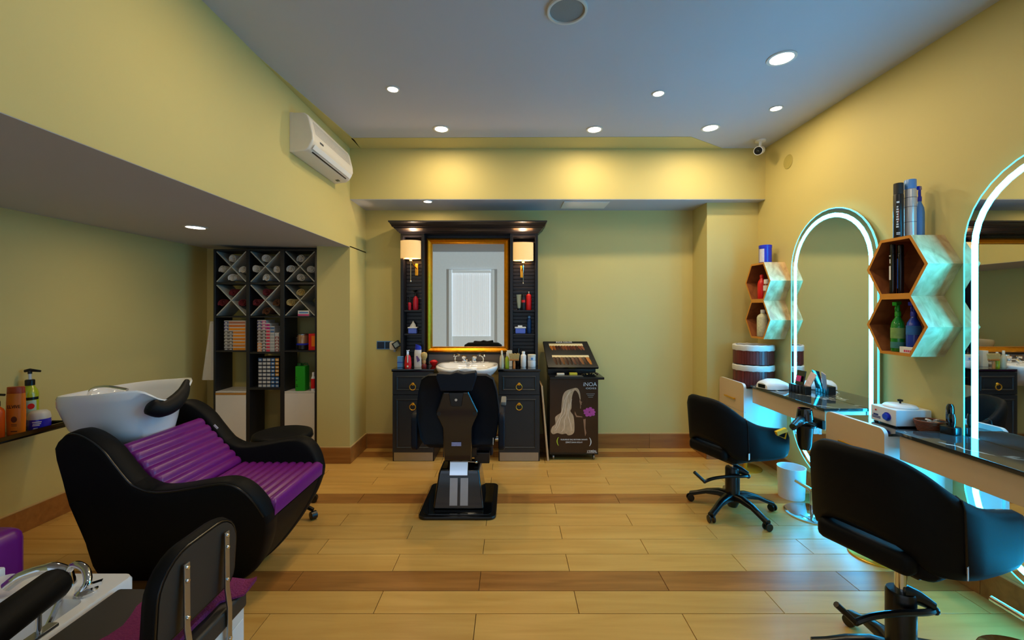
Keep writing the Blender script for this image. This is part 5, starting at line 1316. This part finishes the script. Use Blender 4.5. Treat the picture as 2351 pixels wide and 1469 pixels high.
G().loft([[(w*math.cos(2*PI*k/24), d_*math.sin(2*PI*k/24), z) for k in range(24)] for z, w, d_ in ((0.1802,0.0415,0.0178),(0.206,0.0405,0.0165),(0.208,0.038,0.0155))]).build('cap', M('burnt_orange',(176,60,10),0.25), t)
text('ELVIVE', 0.020, PRINTB, t, (0.006,-0.0246,0.125), (PI/2+0.05,0,0.02), ext=0.0006)
g = G(); g.tube([(0.008,-0.0235,0.072),(0.008,-0.0262,0.072)],0.013,18); g.box(-0.006,0.022,-0.0262,-0.024,0.02,0.024); g.box(-0.004,0.020,-0.0262,-0.024,0.044,0.046); g.box(-0.004,0.020,-0.0262,-0.024,0.050,0.052)
g.build('print', M('brown_print',(96,44,20),0.4), t, smooth=False)
t = bottle('deep orange pump bottle at the picture edge on the tray shelf', (-2.985,2.475,ZT), 0.22, 0.036, M('deep_orange',(206,84,14),0.2,coat=0.4), BLACKPL, 0.45, 0.14, 0.82, name='pump_bottle')
G().cyl((0,0,0.2202),(0,0,0.255),0.007,n=10).tube([(-0.02,0,0.258),(0.04,0.01,0.254)],0.007,8).build('pump_head', BLACKPL, t)
t = thing('cream_jar', 'purple-blue hair mask jar with a white domed lid on the tray shelf', 'jar', (-2.995,2.585-0.02+0.03,ZT))
t.location = (-2.95, 2.672, ZT); t.scale = (1.0, 1.0, 1.35)
G().lathe([(0.046,0),(0.052,0.01),(0.054,0.035),(0.052,0.052)],n=32).build('jar', M('purple_blue',(48,40,190),0.15,coat=0.4), t)
G().lathe([(0.0525,0.0522),(0.0525,0.06),(0.048,0.078),(0.035,0.088),(0.001,0.091)],n=32).build('lid', M('pearl_lid',(206,206,204),0.3), t)
g = G()
for k, (z, w0, w1) in enumerate(((0.040,-1.30,-0.55),(0.032,-1.25,-0.6),(0.025,-1.28,-0.7),(0.012,-1.2,-0.85))):
    rr = []
    for i in range(7):
        a = w0+(w1-w0)*i/6; rr.append([(q*math.cos(a), q*math.sin(a), zz) for q, zz in ((0.0536,z),(0.0552,z),(0.0552,z+0.004),(0.0536,z+0.004))])
    g.loft(rr)
g.build('print', PRINTW, t, smooth=False)

# ---------------------------------------------------------------- pedicure corner
t = thing('pedicure_tub', 'white pedicure foot tub with raised edge in front of the purple seat', 'tub', (-1.70, 1.30, 0))
def rr_(x0,x1,y0,y1,z,r=0.03): return [(x,y,z) for x, y in rrect(x0,x1,y0,y1,r,4)]
G().loft([rr_(-0.25,0.255,-0.35,0.35,0.0),rr_(-0.25,0.255,-0.35,0.35,0.388),rr_(-0.245,0.250,-0.345,0.345,0.40),rr_(-0.15,0.21,-0.28,0.20,0.40),rr_(-0.14,0.20,-0.27,0.19,0.385),rr_(-0.10,0.16,-0.22,0.14,0.18),rr_(-0.09,0.15,-0.21,0.13,0.175)]).build('basin', CERAMIC, t, ang=40)
G().box(-0.284,-0.2505,-0.36,0.352,0.0,0.425).build('side_wall', WHITEP, t, bevel=0.008)
G().lathe([(0.026,0.4003),(0.03,0.405),(0.024,0.43),(0.02,0.455)],(0.06,0.275,0),18).tube(smoothpath([(0.06,0.275,0.45),(0.01,0.265,0.47),(-0.06,0.24,0.458),(-0.10,0.225,0.428)],5),[0.020]*6+[0.017]*5+[0.019]*5,12).build('hand_shower', CHROME, t)
G().tube(smoothpath([(0.06,0.275,0.44),(0.09,0.275,0.476),(0.145,0.26,0.47),(0.18,0.235,0.44),(0.175,0.22,0.415)],6),0.0125,10).build('spout', CHROME, t)
G().lathe([(0.03,0.4005),(0.032,0.41),(0.012,0.424)],(0.18,0.23,0),18).obox((0.195,0.235,0.428),(0.8,0.5,0.1),(-0.5,0.8,0),(0,0,1),0.03,0.01,0.006).build('mixer_knob', CHROME, t)
g = G(); hp_ = smoothpath([(0.12,0.20,0.41),(0.145,0.11,0.33),(0.09,0.02,0.24),(0.02,0.03,0.20),(0.0,0.09,0.21),(0.05,0.11,0.235)],6)
g.tube(hp_,0.009,8); g.build('shower_hose', CHROME, t)
t = thing('foot_cushion', 'black padded foot rest on two chrome posts beside the tub', 'footrest', (-1.475, 1.30, 0))
t.location = (-1.465, 1.275, 0)
G().loft([[(0.056*math.cos(2*PI*k/16)*s_-0.02*(y/0.1), y, 0.522+0.048*math.sin(2*PI*k/16)*s_) for k in range(16)] for y, s_ in ((-0.135,0.6),(-0.13,0.9),(-0.115,1.0),(0.115,1.0),(0.13,0.9),(0.135,0.6))]).build('pad', BLACK, t, ang=50)
for y in (-0.06,0.055): G().cyl((-0.005,y,0.412),(-0.005,y,0.478),0.0075,n=10).build('post', CHROME, t)
G().box(-0.022,0.012,-0.115,0.10,0.4005,0.4118).build('slide_rail', STEEL, t, bevel=0.002)
G().lathe([(0.016,0.4122),(0.014,0.426)],(0.0,-0.10,0),12).build('clamp', CHROME, t)

t = thing('pedicure_stool', 'black padded work seat on a white box with a backrest on two steel bars', 'stool', (-1.19, 1.355, 0))
G().box(-0.235,0.22,-0.235,0.20,0.0,0.335).build('box', CREAMW, t, bevel=0.003)
for a, b in ((-0.225,-0.04),(-0.02,0.19)): G().box(0.2203,0.224,a,b,0.03,0.30).build('panel', WHITEP, t, bevel=0.002)
G().box(-0.243,0.228,-0.243,0.208,0.3353,0.40).build('seat', CHAR, t, bevel=0.012, seg=3)
def bk(hw, z0, z1, r): return arc(hw-r,z1-r,r,0,PI/2,6)+arc(-hw+r,z1-r,r,PI/2,PI,6)+arc(-hw+0.04,z0+0.04,0.04,PI,1.5*PI,3)+arc(hw-0.04,z0+0.04,0.04,1.5*PI,2*PI,3)
def bkr(x, hw, z0, z1, r, lean=0.0): return [(x+0.06*(z-0.43), y, z) for y, z in bk(hw,z0,z1,r)]
G().loft([bkr(0.145,0.14,0.465,0.678,0.09),bkr(0.157,0.172,0.45,0.708,0.11),bkr(0.177,0.181,0.445,0.715,0.115),bkr(0.197,0.176,0.45,0.71,0.112)]).build('backrest', BLACK, t, ang=50)
G().loft([bkr(0.1975,0.165,0.46,0.70,0.104),bkr(0.202,0.165,0.46,0.70,0.104)]).build('back_panel', CHAR, t)
def seamring(): return [(0.1975+0.06*(z-0.43), y, z) for y, z in bk(0.170,0.455,0.705,0.108)]
G().tube(seamring(),0.003,6,closed=True).build('piping', BLACKPL, t)
for y in (-0.083,0.097):
    pb = [(0.234,y,0.10),(0.234,y,0.41),(0.226,y,0.47),(0.2245,y,0.662)]
    g = G()
    g.loft([[(x-0.003,yy-0.011,z),(x-0.003,yy+0.011,z),(x+0.003,yy+0.011,z),(x+0.003,yy-0.011,z)] for x, yy, z in pb]); bar = g.build('back_bar', STEEL, t, bevel=0.0015)
    for z, xx in ((0.65,0.228),(0.61,0.229),(0.50,0.2295),(0.30,0.2375)): G().lathe([(0.0065,xx),(0.005,xx+0.004)],(0,y,z),10,axis='x').build('bolt', CHROME, bar)
g = G()
for k in range(3): g.box(0.166,0.174,-0.1835,-0.1805,0.474+k*0.007,0.479+k*0.007)
g.build('print', RED, t, smooth=False)
t = thing('folded_towel', 'purple terry towel laid over the black work seat under its backrest', 'towel', (-1.19, 1.355, 0.4005))
g = G(); rr = []
for j in range(13):
    y = -0.22+0.455*j/12
    row = []
    for i, x in enumerate((-0.06,-0.02,0.03,0.08,0.13,0.18,0.212,0.231,0.246)):
        dz = 0
        if y < 0.125: x = -0.06+(x+0.06)*0.80
        row.append((x+0.012*math.sin(j*1.3)*(1 if x < 0.1 else 0), y, 0.014+0.006*math.sin(i*1.1+j*0.9)+dz+ (0.006 if j > 10 else 0)))
    low = [(p[0]+ (0.0 if p[0] < 0.24 else -0.002), p[1], max(p[2]-0.016, 0.0012)) for p in row[::-1]]
    rr.append(row+low)
g.loft(rr).build('cloth', PTOWEL, t, ang=60)

t = thing('pedicure_armchair', 'purple upholstered client seat at the picture edge behind the tub', 'chair', (-2.288, 1.50, 0))
G().box(-0.35,0.30,-0.36,0.27,0.30,0.535).build('seat', PURPLE, t, bevel=0.05, seg=4)
G().box(-0.33,0.26,-0.33,0.25,0.06,0.2995).build('base', BLACKPL, t, bevel=0.006)
for x in (-0.28,0.22):
    for y in (-0.28,0.2): G().cyl((x,y,0.0),(x,y,0.0598),0.018,n=12).build('foot', CHROME, t)
G().box(-0.52,-0.352,-0.34,0.25,0.30,1.0).build('backrest', PURPLE, t, bevel=0.05, seg=4)
